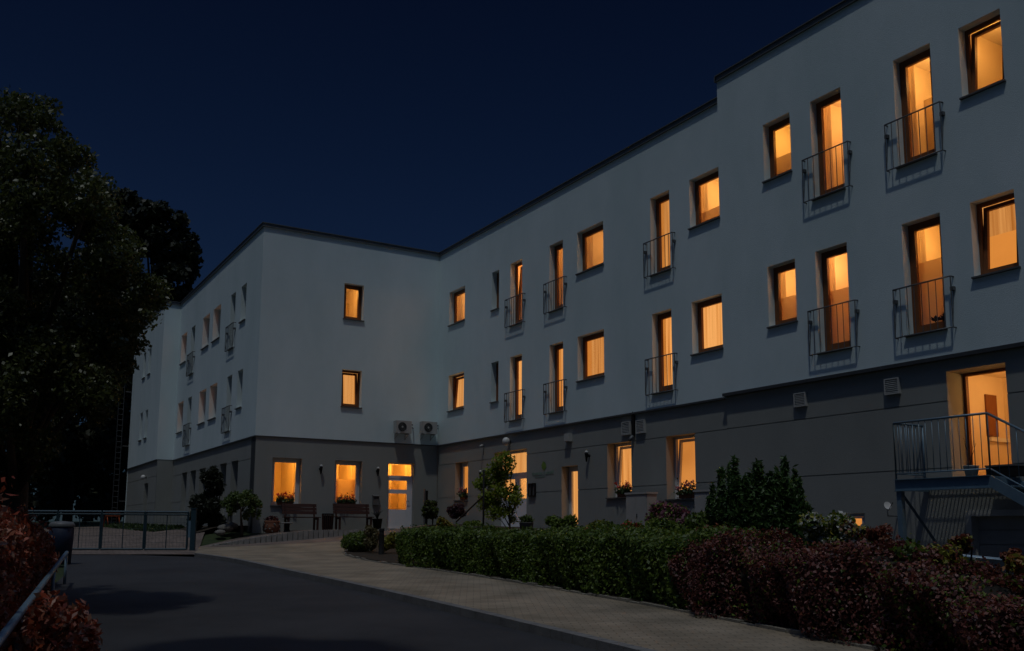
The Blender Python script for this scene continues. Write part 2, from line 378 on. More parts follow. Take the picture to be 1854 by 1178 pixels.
def hedge_points(path, n, hw, top, bottom, rough=.06, endcap=True, seed=3):
    """points over the sides, top and ends of a hedge that follows path [(x,y)]; top(s), bottom(x,y)"""
    P = np.array(path, float); seg = np.linalg.norm(np.diff(P, axis=0), axis=1); cum = np.concatenate([[0], np.cumsum(seg)]); L = cum[-1]
    r = np.random.default_rng(seed)
    s = r.random(n)*(L+2*hw*.8)-hw*.8
    sc = np.clip(s, 0, L)
    x = np.interp(sc, cum, P[:, 0]); y = np.interp(sc, cum, P[:, 1])
    e = .05; tx = np.interp(np.minimum(sc+e, L), cum, P[:, 0])-np.interp(np.maximum(sc-e, 0), cum, P[:, 0]); ty = np.interp(np.minimum(sc+e, L), cum, P[:, 1])-np.interp(np.maximum(sc-e, 0), cum, P[:, 1])
    tl = np.hypot(tx, ty)+1e-9; tx /= tl; ty /= tl
    zb = bottom(x, y); H = top(sc)-zb
    # section: superellipse half-loop
    per = r.random(n); side = per*2*math.pi*.5
    th = r.random(n)*math.pi  # 0..pi from right side over the top
    c, sn = np.cos(th), np.sin(th); p = .38
    u = np.sign(c)*np.abs(c)**p*hw; v = np.abs(sn)**p
    low = r.random(n) < .35
    v = np.where(low, r.random(n)*.95, v); u = np.where(low, np.where(r.random(n) < .5, 1, -1)*hw*(1-.05*r.random(n)), u)
    ov = s-sc; k = np.sqrt(np.clip(1-(ov/(hw*.82))**2, 0, 1)); u = u*k*(1-.0*v)
    inward = 1-.20*r.random(n)**2
    wob = 1+rough*(np.sin(s*2.7+v*3)+np.sin(s*6.1+u*5+1.3)*.7+np.sin(s*13+v*7)*.4)
    u = u*inward*wob; z = zb+H*v*(1-(1-inward)*.5)*(1+rough*.5*(np.sin(s*3.3)+np.sin(s*8.7+2)*.7))+r.normal(size=n)*.02
    X = x+tx*ov-ty*u*-1; Y = y+ty*ov+tx*u*-1
    nrm = np.stack([ty*np.sign(u)*.8, -tx*np.sign(u)*.8, v], 1)
    return np.stack([X, Y, z], 1), nrm, s, v
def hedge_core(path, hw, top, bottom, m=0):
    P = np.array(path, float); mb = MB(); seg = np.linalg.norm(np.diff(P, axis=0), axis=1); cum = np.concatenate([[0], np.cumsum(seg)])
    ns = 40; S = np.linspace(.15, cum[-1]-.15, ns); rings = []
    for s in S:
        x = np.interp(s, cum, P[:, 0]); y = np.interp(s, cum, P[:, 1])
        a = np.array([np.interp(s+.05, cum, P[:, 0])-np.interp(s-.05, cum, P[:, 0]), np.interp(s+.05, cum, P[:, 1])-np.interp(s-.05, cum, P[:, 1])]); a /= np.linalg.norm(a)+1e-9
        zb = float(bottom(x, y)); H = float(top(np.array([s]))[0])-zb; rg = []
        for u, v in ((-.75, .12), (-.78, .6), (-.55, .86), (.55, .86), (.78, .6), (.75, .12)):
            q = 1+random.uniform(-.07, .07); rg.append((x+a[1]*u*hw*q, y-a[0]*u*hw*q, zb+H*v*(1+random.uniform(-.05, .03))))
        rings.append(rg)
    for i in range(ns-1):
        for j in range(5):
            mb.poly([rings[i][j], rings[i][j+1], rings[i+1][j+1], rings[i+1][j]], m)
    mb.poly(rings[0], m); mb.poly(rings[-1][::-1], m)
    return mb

# ------------------------------------------------------------------ setting: ground, road, pavement
def resample(pts, n):
    P = np.array(pts, float); c = np.concatenate([[0], np.cumsum(np.linalg.norm(np.diff(P, axis=0), axis=1))])
    s = np.linspace(0, c[-1], n); return np.stack([np.interp(s, c, P[:, k]) for k in range(2)], 1)
def smooth(pts, it=2):
    P = [np.array(p, float) for p in pts]
    for _ in range(it):
        Q = [P[0]]
        for a, b in zip(P[:-1], P[1:]): Q += [a*.75+b*.25, a*.25+b*.75]
        P = Q+[P[-1]]
    return P
def sheet(name, A, B, dz, mat, n=60, m=14, skirt=0.0):
    """a ruled ground sheet between two polylines, draped on the terrain and raised by dz"""
    a = resample(A, n); b = resample(B, n); mb = MB(); g = []
    for i in range(n):
        row = []
        for j in range(m):
            p = a[i]+(b[i]-a[i])*j/(m-1); row.append((p[0], p[1], float(ground(p[0], p[1]))+dz))
        g.append(row)
    for i in range(n-1):
        for j in range(m-1): mb.poly([g[i][j], g[i+1][j], g[i+1][j+1], g[i][j+1]], 0, True)
    if skirt:
        edge = [g[i][0] for i in range(n)]
        for p, q in zip(edge[:-1], edge[1:]): mb.poly([p, q, (q[0], q[1], q[2]-skirt), (p[0], p[1], p[2]-skirt)], 0)
    return tag(mb.build(name, mat), kind='structure')
# terrain sheet to the horizon
gx = np.concatenate([-np.geomspace(900, 40, 14), np.arange(-36, 24.1, 1.0), np.geomspace(30, 900, 14)])
gy = np.concatenate([-np.geomspace(900, 50, 14), np.arange(-46, 40.1, 1.0), np.geomspace(46, 900, 14)])
XX, YY = np.meshgrid(gx, gy, indexing='ij'); ZZ = ground(XX, YY)-.06
mb = MB(); mb.v = [tuple(map(float, q)) for q in np.stack([XX, YY, ZZ], -1).reshape(-1, 3)]
ny = len(gy)
for i in range(len(gx)-1):
    for j in range(ny-1):
        a = i*ny+j; mb.f.append((a, a+ny, a+ny+1, a+1)); mb.m.append(0); mb.sm.append(True)
tag(mb.build('ground', M['grassland']), kind='structure')

KERB = smooth([gp(352, 1001, .10), gp(420, 1010, .10), gp(485, 1024, .10), gp(640, 1056, .10), gp(800, 1092, .10), gp(1000, 1139, .10), gp(1150, 1175, .10)], 2)
kd = KERB[-1]-KERB[-4]; kd /= np.linalg.norm(kd); KERB += [KERB[-1]+kd*k for k in (2, 5, 9, 14)]
BEDE = smooth([gp(690, 966, .10)*.0+np.array([-2.6, -3.0]), np.array([-4.6, -4.0]), gp(614, 1000, .10), gp(640, 1010, .10), gp(700, 1020, .10), gp(850, 1040, .10), gp(1000, 1065, .10), gp(1230, 1105, .10), gp(1400, 1139, .10), gp(1560, 1171, .10)], 2)
bd = BEDE[-1]-BEDE[-4]; bd /= np.linalg.norm(bd); BEDE += [BEDE[-1]+bd*k for k in (2, 5, 9)]
# asphalt: between the gate line, the kerb and the left verge
LEFTE = [gp(60, 999), gp(120, 1010), gp(118, 1040), gp(60, 1090), gp(-60, 1178)]
ld = LEFTE[-1]-LEFTE[-2]; ld /= np.linalg.norm(ld); LEFTE += [LEFTE[-1]+np.array([-.55, -1])*k for k in (4, 9, 14)]
sheet('road', KERB, LEFTE, 0.0, M['asphalt'], 70, 24)
# lower pavement between kerb and the planting bed, rising to the door
pk = [np.array(p) for p in KERB]
pb = [np.array([-2.4, -2.1])]+[np.array(p) for p in BEDE]
sheet('pavement', [np.array([-9.1, -1.9])]+pk, pb, 0.09, M['paver'], 80, 16)
sheet('forecourt', [np.array([-9.0, -2.05]), np.array([-2.5, -2.05]), np.array([0, -1.2])], [np.array([-9.3, -2.6]), np.array([-4.6, -3.9]), np.array([0, -3.0])], 0.094, M['paver_red'], 40, 8)
mb = MB()
for pth, w, h in ((KERB, .14, .10),):
    Q = resample(pth, 140)
    for i, (a, b) in enumerate(zip(Q[:-1], Q[1:])):
        d = b-a; L = np.linalg.norm(d); d = d/L; nrm = np.array([d[1], -d[0]])
        a2 = a+d*.006; b2 = b-d*.006
        P = []
        for zz in (-.15, h):
            for q in (a2-nrm*0-nrm*w, b2-nrm*w, b2+nrm*0, a2+nrm*0):
                P.append((q[0], q[1], float(ground(q[0], q[1]))+zz))
        mb.hexa(P)
tag(mb.build('kerb', M['kerb']), kind='structure')
mb = MB()
Q = resample(BEDE[6:], 110)
for a, b in zip(Q[:-1], Q[1:]):
    d = b-a; L = np.linalg.norm(d); d = d/L; nrm = np.array([-d[1], d[0]]); P = []
    a2 = a+d*.008; b2 = b-d*.008; hh = .12+random.uniform(-.02, .015)
    for zz in (-.1, hh):
        for q in (a2, b2, b2+nrm*.07, a2+nrm*.07): P.append((q[0], q[1], float(ground(q[0], q[1]))+zz))
    mb.hexa(P)
tag(mb.build('bed_edging', M['edging']), kind='structure')
# planting bed behind the edging, up to the facade
bq = resample(BEDE[4:], 60); ww = [np.array([.02, min(-1.3, q[1]+3.0)]) for q in bq]
sheet('planting_bed', bq+np.array([.09, .02]), ww, 0.12, M['soil'], 60, 12)
# drive behind the gate
sheet('driveway', [gp(15, 1004), np.array([-17.5, 3.2]), np.array([-19., 8.]), np.array([-21., 16.]), np.array([-22., 24.])], [gp(356, 1004), np.array([-8.95, -1.2]), np.array([-8.35, .7]), np.array([-8.1, 4.]), np.array([-8.15, 10.]), np.array([-8.5, 24.])], .012, M['paver_red'], 50, 30)

# ------------------------------------------------------------------ building
S = .7
def zu(z): return (z+.55)*S
ZP, ZH, ZPR, ZHR = zu(3.997), zu(14.676), zu(4.10), zu(15.435)
bld = empty('apartment_building', (0, 0, 0), 0, 'long white three-storey building with dark grey ground floor and lit orange windows', 'building')
class Fac:
    def __init__(s, o, ud, nm): s.o = np.array(o, float); s.u = np.array(ud, float); s.n = np.array(nm, float)
    def p(s, u, z, d=0.0):
        q = s.o+s.u*u-s.n*d; return (q[0], q[1], z)
def facade(mb, F, u0, u1, z0, z1, ops, dep=0.0, m=0, grooves=(), rev_m=None):
    """wall face with openings (u0,u1,z0,z1,depth,backed) as a cell grid; jambs and lintels are real"""
    G = [(u0, u1, g, g+.022, .018, True) for g in grooves]
    us = sorted(set([u0, u1]+[round(v, 4) for o in ops for v in o[:2] if u0 < v < u1])); zs = sorted(set([z0, z1]+[round(v, 4) for o in list(ops)+G for v in o[2:4] if z0 < v < z1]))
    nu, nz = len(us)-1, len(zs)-1; D = np.zeros((nu, nz)); Bk = np.ones((nu, nz), bool)
    for lst in (G, ops):
        for o in lst:
            for i in range(nu):
                for j in range(nz):
                    cu = (us[i]+us[i+1])/2; cz = (zs[j]+zs[j+1])/2
                    if o[0] < cu < o[1] and o[2] < cz < o[3]: D[i, j] = o[4]; Bk[i, j] = o[5]
    for i in range(nu):
        for j in range(nz):
            if Bk[i, j]: mb.poly([F.p(us[i], zs[j], dep+D[i, j]), F.p(us[i+1], zs[j], dep+D[i, j]), F.p(us[i+1], zs[j+1], dep+D[i, j]), F.p(us[i], zs[j+1], dep+D[i, j])], m)
            if i+1 < nu and abs(D[i, j]-D[i+1, j]) > 1e-6:
                a, b = D[i, j], D[i+1, j]; mb.poly([F.p(us[i+1], zs[j], dep+a), F.p(us[i+1], zs[j], dep+b), F.p(us[i+1], zs[j+1], dep+b), F.p(us[i+1], zs[j+1], dep+a)], m)
            if j+1 < nz and abs(D[i, j]-D[i, j+1]) > 1e-6:
                a, b = D[i, j], D[i, j+1]; mb.poly([F.p(us[i], zs[j+1], dep+a), F.p(us[i+1], zs[j+1], dep+a), F.p(us[i+1], zs[j+1], dep+b), F.p(us[i], zs[j+1], dep+b)], m)

FR = Fac((0, 0), (0, -1), (-1, 0)); FR2 = Fac((-.06, 0), (0, -1), (-1, 0))
FF = Fac((0, 0), (1, 0), (0, -1)); FL = Fac((-7, 0), (0, -1), (-1, 0)); FLP = Fac((-7.742, 0), (0, -1), (-1, 0))
FS = Fac((0, 13.94), (1, 0), (0, -1))
def fbox(mb, F, u0, u1, z0, z1, d0, d1, m=0):
    mb.hexa([F.p(u0, z0, d0), F.p(u1, z0, d0), F.p(u1, z0, d1), F.p(u0, z0, d1), F.p(u0, z1, d0), F.p(u1, z1, d0), F.p(u1, z1, d1), F.p(u0, z1, d1)], m)
def ring(mb, F, u0, u1, z0, z1, w, d0, d1, m=0, tilt=0.0, wb=None):
    wb = wb or w
    def T(p):
        u, z, d = p; return F.p(u, z, d+(z-z0)*tilt)
    for a, b, c, e in ((u0, u0+w, z0, z1), (u1-w, u1, z0, z1), (u0+w, u1-w, z0, z0+wb), (u0+w, u1-w, z1-w, z1)):
        mb.hexa([T(q) for q in ((a, c, d0), (b, c, d0), (b, c, d1), (a, c, d1), (a, e, d0), (b, e, d0), (b, e, d1), (a, e, d1))], m)
OPS = {}
RR = random.Random(77)
def room(w, F, u0, u1, z0, z1, depth, full, deep, lower):
    """a shallow furnished room with a real warm lamp behind the glass"""
    d0 = depth+.092; d1 = d0+RR.uniform(2.2, 3.0); a, b = u0-.26, u1+.26; f = z0-(.05 if full else .85); t = z1+.30
    mb = MB()
    def q(P, m=0): mb.poly([F.p(*p) for p in P], m)
    q([(a, f, d0), (b, f, d0), (b, f, d1), (a, f, d1)], 1); q([(a, t, d0), (b, t, d0), (b, t, d1), (a, t, d1)], 2); q([(a, f, d1), (b, f, d1), (b, t, d1), (a, t, d1)])
    q([(a, f, d0), (a, f, d1), (a, t, d1), (a, t, d0)]); q([(b, f, d0), (b, f, d1), (b, t, d1), (b, t, d0)])
    q([(a, f, d0), (u0, f, d0), (u0, t, d0), (a, t, d0)]); q([(b, f, d0), (u1, f, d0), (u1, t, d0), (b, t, d0)]); q([(u0, z1, d0), (u1, z1, d0), (u1, t, d0), (u0, t, d0)])
    if not full: q([(u0, f, d0), (u1, f, d0), (u1, z0, d0), (u0, z0, d0)])
    mb.build('room', [M['vestibule'], M['palewood'], M['ceiling']], w)
    mb = MB(); k = RR.random(); ww = RR.uniform(.4, .7)
    hw = f+RR.uniform(1.5, 2.1)
    if k < .6: fbox(mb, F, a+.01, a+.45, f+.002, hw, d1-1.3, d1-1.3+ww)
    else: fbox(mb, F, b-.6, b-.02, f+.002, hw, d1-.5, d1-.01)
    mb.build('wardrobe', M['palewood'], w)
    if k > .3:
        mb = MB(); zc = f+1.65; fbox(mb, F, a+.35, a+.75, zc, zc+.5, d1-.03, d1-.004); mb.build('picture', M['sill'], w)
    ld = bpy.data.lights.new('room_lamp', 'POINT'); ld.energy = (34 if deep else 19)*RR.uniform(.8, 1.35)*((d1-d0)/2.6)*(1.15 if u1-u0 > 1 else 1.0)
    ld.color = (1, .44, .06) if deep else (1, .475+.05*RR.random(), .115+.05*RR.random()); ld.shadow_soft_size = .12
    lo_ = bpy.data.objects.new('room_lamp', ld); COL.objects.link(lo_); lo_.location = F.p((u0+u1)/2+RR.uniform(-.15, .15), t-.45, d0+(d1-d0)*RR.uniform(.24, .36)); lo_.parent = w
    if u1-u0 > .7:
        side = RR.choice([0, 1, 2]); wd = (u1-u0)*RR.uniform(.14, .24)
        for s_ in ((0,), (1,), (0, 1))[side]:
            ua, ub = (u0-.02, u0+wd+.05) if s_ == 0 else (u1-wd*.8-.03, u1+.02)
            mb = MB(); nn = 12; dd = d0+.10
            for k in range(nn):
                a_, b_ = ua+(ub-ua)*k/nn, ua+(ub-ua)*(k+1)/nn; ka, kb = .022*math.sin(k*2.3), .022*math.sin((k+1)*2.3)
                mb.poly([F.p(a_, z0-.04, dd+ka), F.p(b_, z0-.04, dd+kb), F.p(b_, z1+.1, dd+kb), F.p(a_, z1+.1, dd+ka)], 0, True)
            mb.build('drape', M['fabric'], w)
    if lower:
        mb = MB(); h = z0+(z1-z0)*lower; mb.hexa([F.p(u, z, d0+.05+k) for z in (z0-.03, h) for (u, k) in ((u0-.02, 0), (u1+.02, 0), (u1+.02, .006), (u0-.02, .006))]); mb.build('blind', M['fabric'], w)
def window(key, F, u0, u1, z0, z1, depth=.2, style='brown', lit='plain', tilt=False, sill=True, lower=None, name='window', label=None, mull=None, transom=None, sash=.075):
    """opening registered on facade key; frame, glass pane, curtain and sill as parts"""
    OPS.setdefault(key, []).append((u0, u1, z0, z1, depth+.09, False))
    fm = M['brown'] if style == 'brown' else M['plastic']
    a, b, c, e = u0+.002, u1-.002, z0+.002, z1-.002
    mb = MB(); fw = .068
    ring(mb, F, a, b, c, e, fw, depth, depth+.07)
    t = .085 if tilt else 0
    ring(mb, F, a+fw+.003, b-fw-.003, c+fw+.003, e-fw-.003, sash, depth-.012, depth+.06, 0, t, sash+(.05 if 'french' in name else 0))
    if mull is not None: fbox(mb, F, mull-.035, mull+.035, c+fw+.004, e-fw-.004, depth-.008, depth+.05)
    if transom is not None: fbox(mb, F, a+fw+.004, b-fw-.004, transom-.035, transom+.035, depth-.01, depth+.048)
    w = mb.build(name, fm, bld)
    if label: w['label'] = label
    mb = MB(); d = depth+.03; i = fw+.06
    mb.hexa([F.p(u, z, d+k+(z-c)*t) for z in (c+i, e-i) for (u, k) in ((a+i, 0), (b-i, 0), (b-i, .008), (a+i, .008))])
    mb.build('pane', M['glass'], w)
    if lit in ('plain', 'door') and key in ('R', 'R2', 'F', 'Fg'):
        room(w, F, u0, u1, c, e, depth, 'french' in name, lit == 'door', lower)
    elif lit:
        mb = MB(); n = 26; dd = depth+.17
        fold = lit in ('fold', 'pale')
        zz0 = c
        for k in range(n):
            ua = u0-.06+(u1-u0+.12)*k/n; ub = u0-.06+(u1-u0+.12)*(k+1)/n
            ka = .022*math.sin(k*2.1) if fold else 0; kb = .022*math.sin((k+1)*2.1) if fold else 0
            mb.poly([F.p(ua, c-.06, dd+ka), F.p(ub, c-.06, dd+kb), F.p(ub, e+.06, dd+kb), F.p(ua, e+.06, dd+ka)], 0, True)
        mb.build('curtain', M['glow_'+lit], w)
        if lit in ('fold', 'plain') and (u1-u0) > .6 and key != 'L' and not tilt:
            wd = (u1-u0)*(.20 if lit == 'fold' else .13)
            for ua, ub in ((u0+.02, u0+wd+.08), (u1-wd*.7-.03, u1-.02))[:2 if lit == 'fold' else 1]:
                mb = MB(); nn = 10
                for k in range(nn):
                    a_, b_ = ua+(ub-ua)*k/nn, ua+(ub-ua)*(k+1)/nn; ka, kb = .018*math.sin(k*2.4), .018*math.sin((k+1)*2.4)
                    mb.poly([F.p(a_, c-.04, dd-.08+ka), F.p(b_, c-.04, dd-.08+kb), F.p(b_, e+.04, dd-.08+kb), F.p(a_, e+.04, dd-.08+ka)], 0, True)
                mb.build('drape', M['glow_deep'], w)
        if lower:
            mb = MB(); h = c+(e-c)*lower; mb.hexa([F.p(u, z, dd-.05+k) for z in (c-.03, h) for (u, k) in ((u0+.01, 0), (u1-.01, 0), (u1-.01, .006), (u0+.01, .006))])
            mb.build('blind', M['glow_deep'], w)
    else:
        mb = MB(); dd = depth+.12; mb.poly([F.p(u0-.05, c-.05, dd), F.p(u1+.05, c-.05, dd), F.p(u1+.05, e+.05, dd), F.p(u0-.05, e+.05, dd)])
        mb.build('blind', M['room'], w)  # dark sheet standing in for the unlit room's darkness, not a blind
    if sill:
        mb = MB(); mb.hexa([F.p(u, z-k*.12, k) for z in (z0-.028, z0+.004) for (u, k) in ((u0-.03, -.055), (u1+.03, -.055), (u1+.03, depth-.015), (u0+.03-.06, depth-.015))])
        mb.build('sill', M['sill'], w)
    return w
def railing(F, u0, u1, z0, z1):
    mb = MB(); a, b = u0-.20, u1+.20; p = -.095; n = 8
    zt, zb = z1, z0-.02
    mb.tube([F.p(a, zt, .0), F.p(a, zt, p), F.p(b, zt, p), F.p(b, zt, .0)], .016, 6)
    mb.tube([F.p(a, zb, .0), F.p(a, zb, p), F.p(b, zb, p), F.p(b, zb, .0)], .013, 6)
    for k in range(n+1):
        u = a+(b-a)*k/n; mb.tube([F.p(u, zb, p), F.p(u, zt, p)], .009 if 0 < k < n else .013, 5)
    for u in (a, b):
        fbox(mb, F, u-.035, u+.035, zt-.27, zt-.20, p+.02, .006)
        mb.tube([F.p(u, zt-.24, -.01), F.p(u, zb, p)], .008, 5)
    return mb.build('balcony_railing', M['iron'], bld)
def sh(z): return zu(z)
# upper floors, right wing, left section: u = 0.7 * distance from the inner corner
def wl(a, b, zt, zb, F=FR, key='R', **k): return window(key, F, a*S, b*S, zu(zb), zu(zt), **k)
TU, BU, DU, TL_, BL_, DL_ = 12.32, 10.44, 9.20, 7.68, 5.72, 4.58
wl(1.25, 3.06, TU, BU, lit='plain'); wl(1.28, 3.06, TL_, BL_, lit='pale', tilt=True, label='brown window tilted open nearest the inner corner')
wl(5.96, 6.68, TU, BU-.1, lit=None); wl(5.96, 6.68, TL_, BL_-.05, lit=None)
for a, b, cu, cl, tu in ((7.79, 8.88, 'plain', 'pale', True), (11.27, 12.36, 'plain', 'fold', False), (18.47, 19.6, 'fold', 'fold', False)):
    wl(a, b, TU, DU, lit=cu, sill=True, name='french_window', tilt=tu); railing(FR, a*S, b*S, zu(DU), zu(DU+1.34))
    wl(a, b, TL_, DL_, lit=cl, sill=True, name='french_window'); railing(FR, a*S, b*S, zu(DL_), zu(DL_+1.34))
wl(13.47, 15.38, TU, BU, lit='plain'); wl(13.47, 15.37, TL_, BL_, lit='fold')
wl(20.73, 22.28, TU, BU, lit='plain', lower=.36); wl(20.72, 22.28, TL_, BL_, lit='pale')
# right section
TU2, BU2, DU2, TL2, BL2, DL2 = 12.99, 10.98, 9.74, 8.06, 6.02, 4.83
K2 = dict(F=FR2, key='R2')
wl(24.52, 25.7, TU2, BU2, lit='plain', lower=.45, **K2); wl(24.52, 25.7, TL2, BL2, lit='plain', lower=.5, **K2)
wl(26.55, 27.74, TU2, DU2, lit='plain', name='french_window', **K2); wl(26.52, 27.72, TL2, DL2, lit='plain', lower=.62, name='french_window', **K2)
wl(29.62, 30.82, TU2, DU2, lit='plain', name='french_window', **K2); wl(29.62, 30.82, TL2, DL2, lit='plain', lower=.66, name='french_window', **K2)
hp = [o for o in bld.children if o.name.startswith('french_window')][-1]
q = FR2.p(30.35*S, zu(DL2)+.35, .30); P = np.stack([np.full(24, q[0])+RNG.normal(0, .03, 24), q[1]+RNG.normal(0, .13, 24), q[2]-.12+RNG.normal(0, .10, 24)], 1)
leaf_mesh('house_plant', P, .10, [M['twig']], hp, None, 2.2)
wl(31.68, 32.86, TU2, BU2, lit='plain', tilt=True, **K2); wl(31.7, 32.9, TL2, BL2, lit='fold', tilt=True, lower=.55, **K2)
wl(35.3, 36.5, TU2, DU2, lit='plain', name='french_window', **K2); wl(35.3, 36.5, TL2, DL2, lit='plain', name='french_window', **K2)
for a, b in ((26.55, 27.74), (29.62, 30.82), (35.3, 36.5)):
    railing(FR2, a*S, b*S, zu(DU2), zu(DU2+1.36)); railing(FR2, a*S, b*S, zu(DL2), zu(DL2+1.36))
# ground floor, right wing (plinth face sits 4 cm back)
FRg = Fac((.05, 0), (0, -1), (-1, 0)); FR2g = Fac((-.01, 0), (0, -1), (-1, 0))
KG = dict(F=FRg, key='Rg', style='white', depth=.28)
wl(2.05, 3.5, 2.92, .93, lit='plain', **KG)
wl(12.11, 13.34, 2.16, -.53, lit='pale', sill=False, name='door', label='narrow glazed white door', **KG)
wl(15.43, 17.0, 2.9, .70, lit='fold', tilt=True, **KG); wl(19.08, 20.66, 2.9, .55, lit='plain', tilt=True, **KG)
# glazed entrance (behind the young tree)
def entrance():
    u0, u1, z0, z1, dp = 6.2*S, 9.22*S, zu(-.54), zu(3.17), .3
    OPS.setdefault('Rg', []).append((u0, u1, z0, z1, dp+.09, False)); F = FRg
    mb = MB(); ring(mb, F, u0+.002, u1-.002, z0+.002, z1-.002, .07, dp, dp+.07); tz = zu(2.05); um = (u0+u1)/2
    fbox(mb, F, u0+.075, u1-.075, tz-.05, tz+.05, dp-.01, dp+.06)
    fbox(mb, F, um-.05, um+.05, z0+.075, tz-.053, dp-.012, dp+.055)
    d = mb.build('door', M['doorwhite'], bld); d['label'] = 'white double entrance door with glazed transom'
    for a, b in ((u0+.075, um-.053), (um+.053, u1-.075)):
        mb = MB(); ring(mb, F, a, b, z0+.075, tz-.053, .1, dp-.005, dp+.05); fbox(mb, F, a+.103, b-.103, z0+.178, z0+1.0, dp+.005, dp+.04)
        mb.build('leaf', M['doorwhite'], d)
        mb = MB(); fbox(mb, F, a+.09, b-.09, z0+1.0, tz-.15, dp+.02, dp+.028); mb.build('pane', M['glass'], d)
    mb = MB(); fbox(mb, F, u0+.06, u1-.06, tz+.05, z1-.07, dp+.02, dp+.028); mb.build('pane', M['glass'], d)
    mb = MB(); mb.poly([F.p(u0-.05, z0+.95, dp+.2), F.p(u1+.05, z0+.95, dp+.2), F.p(u1+.05, z1+.05, dp+.2), F.p(u0-.05, z1+.05, dp+.2)]); mb.build('lit_hall', M['glow_pale'], d)
    mb = MB(); mb.tube([F.p(um+.1, z0+.95, dp-.06), F.p(um+.1, z0+1.25, dp-.06)], .014, 8); mb.build('handle', M['iron'], d)
entrance()
# basement window and garage, right section
wl(27.0, 27.87, -.06, -.62, lit='plain', F=FR2g, key='R2g', style='white', depth=.05, sill=False, sash=.03, label='small basement window')
# side door at the head of the steel stairs, opening into a lit vestibule
def vestibule():
    F = FR2g; u0, u1, z0, z1, dp = 30.69*S, 32.33*S, zu(.80), zu(3.68), .55
    OPS.setdefault('R2g', []).append((u0, u1, z0, z1, dp, False))
    mb = MB(); ring(mb, F, u0+.002, u1-.002, z0+.002, z1-.002, .055, dp-.05, dp+.03)
    d = mb.build('door', M['brown'], bld); d['label'] = 'open doorway to a lit vestibule above the steel stairs'
    mb = MB(); D2 = 2.2; a, b = u0-.25, u1+.5
    mb.poly([F.p(a, z0, dp), F.p(b, z0, dp), F.p(b, z0, D2), F.p(a, z0, D2)]); mb.poly([F.p(a, z1+.1, dp), F.p(b, z1+.1, dp), F.p(b, z1+.1, D2), F.p(a, z1+.1, D2)])
    mb.poly([F.p(a, z0, D2), F.p(b, z0, D2), F.p(b, z1+.1, D2), F.p(a, z1+.1, D2)])
    mb.poly([F.p(a, z0, dp), F.p(a, z0, D2), F.p(a, z1+.1, D2), F.p(a, z1+.1, dp)]); mb.poly([F.p(b, z0, dp), F.p(b, z0, D2), F.p(b, z1+.1, D2), F.p(b, z1+.1, dp)])
    mb.poly([F.p(a, z0, dp), F.p(u0, z0, dp), F.p(u0, z1+.1, dp), F.p(a, z1+.1, dp)]); mb.poly([F.p(b, z0, dp), F.p(u1, z0, dp), F.p(u1, z1+.1, dp), F.p(b, z1+.1, dp)]); mb.poly([F.p(u0, z1, dp+.002), F.p(u1, z1, dp+.002), F.p(u1, z1+.1, dp+.002), F.p(u0, z1+.1, dp+.002)])
    mb.build('vestibule', M['vestibule'], d)
    mb = MB(); dA = ray(1781, 750); dB = ray(1800, 750); tA = (-a-CAM[1])/dA[1]; tB = (-a-CAM[1])/dB[1]; xA = (CAM+tA*dA)[0]+.06; xB = (CAM+tB*dB)[0]+.06
    za = CAM[2]+ray(1790, 790)[2]*(tA+tB)/2; zb = CAM[2]+ray(1790, 714)[2]*(tA+tB)/2
    fbox(mb, F, a+.004, a+.04, za, zb, xA, xB, 0); fbox(mb, F, a+.004, a+.07, za-.10, za-.03, xA+.05, xB+.45, 1); mb.build('inner_door', [M['brown'], M['plastic']], d)
    ld = bpy.data.lights.new('vestibule_lamp', 'POINT'); ld.energy = 19; ld.color = (1, .52, .16); ld.shadow_soft_size = .12
    lo = bpy.data.objects.new('vestibule_lamp', ld); COL.objects.link(lo); q = F.p(u0+.9, z1-.25, 1.3); lo.location = q; lo.parent = d
vestibule()
def garage():
    F = FR2g; u0, u1, z0, z1 = 31.0*S, 35.2*S, -1.62, zu(-.02)
    OPS.setdefault('R2g', []).append((u0, u1, z0, z1, .3, False))
    mb = MB(); ring(mb, F, u0+.002, u1-.002, z0+.002, z1-.002, .11, -.012, .22); d = mb.build('garage_door', M['pale'], bld)
    mb = MB(); n = 7
    for k in range(n):
        a = z0+.09+(z1-z0-.18)*k/n; b = z0+.09+(z1-z0-.18)*(k+1)/n-.012; fbox(mb, F, u0+.093, u1-.093, a, b, .19, .23)
    fbox(mb, F, u0+.05, u1-.05, z0+.05, z1-.05, .232, .26); mb.build('door_panel', M['ac'], d)
garage()
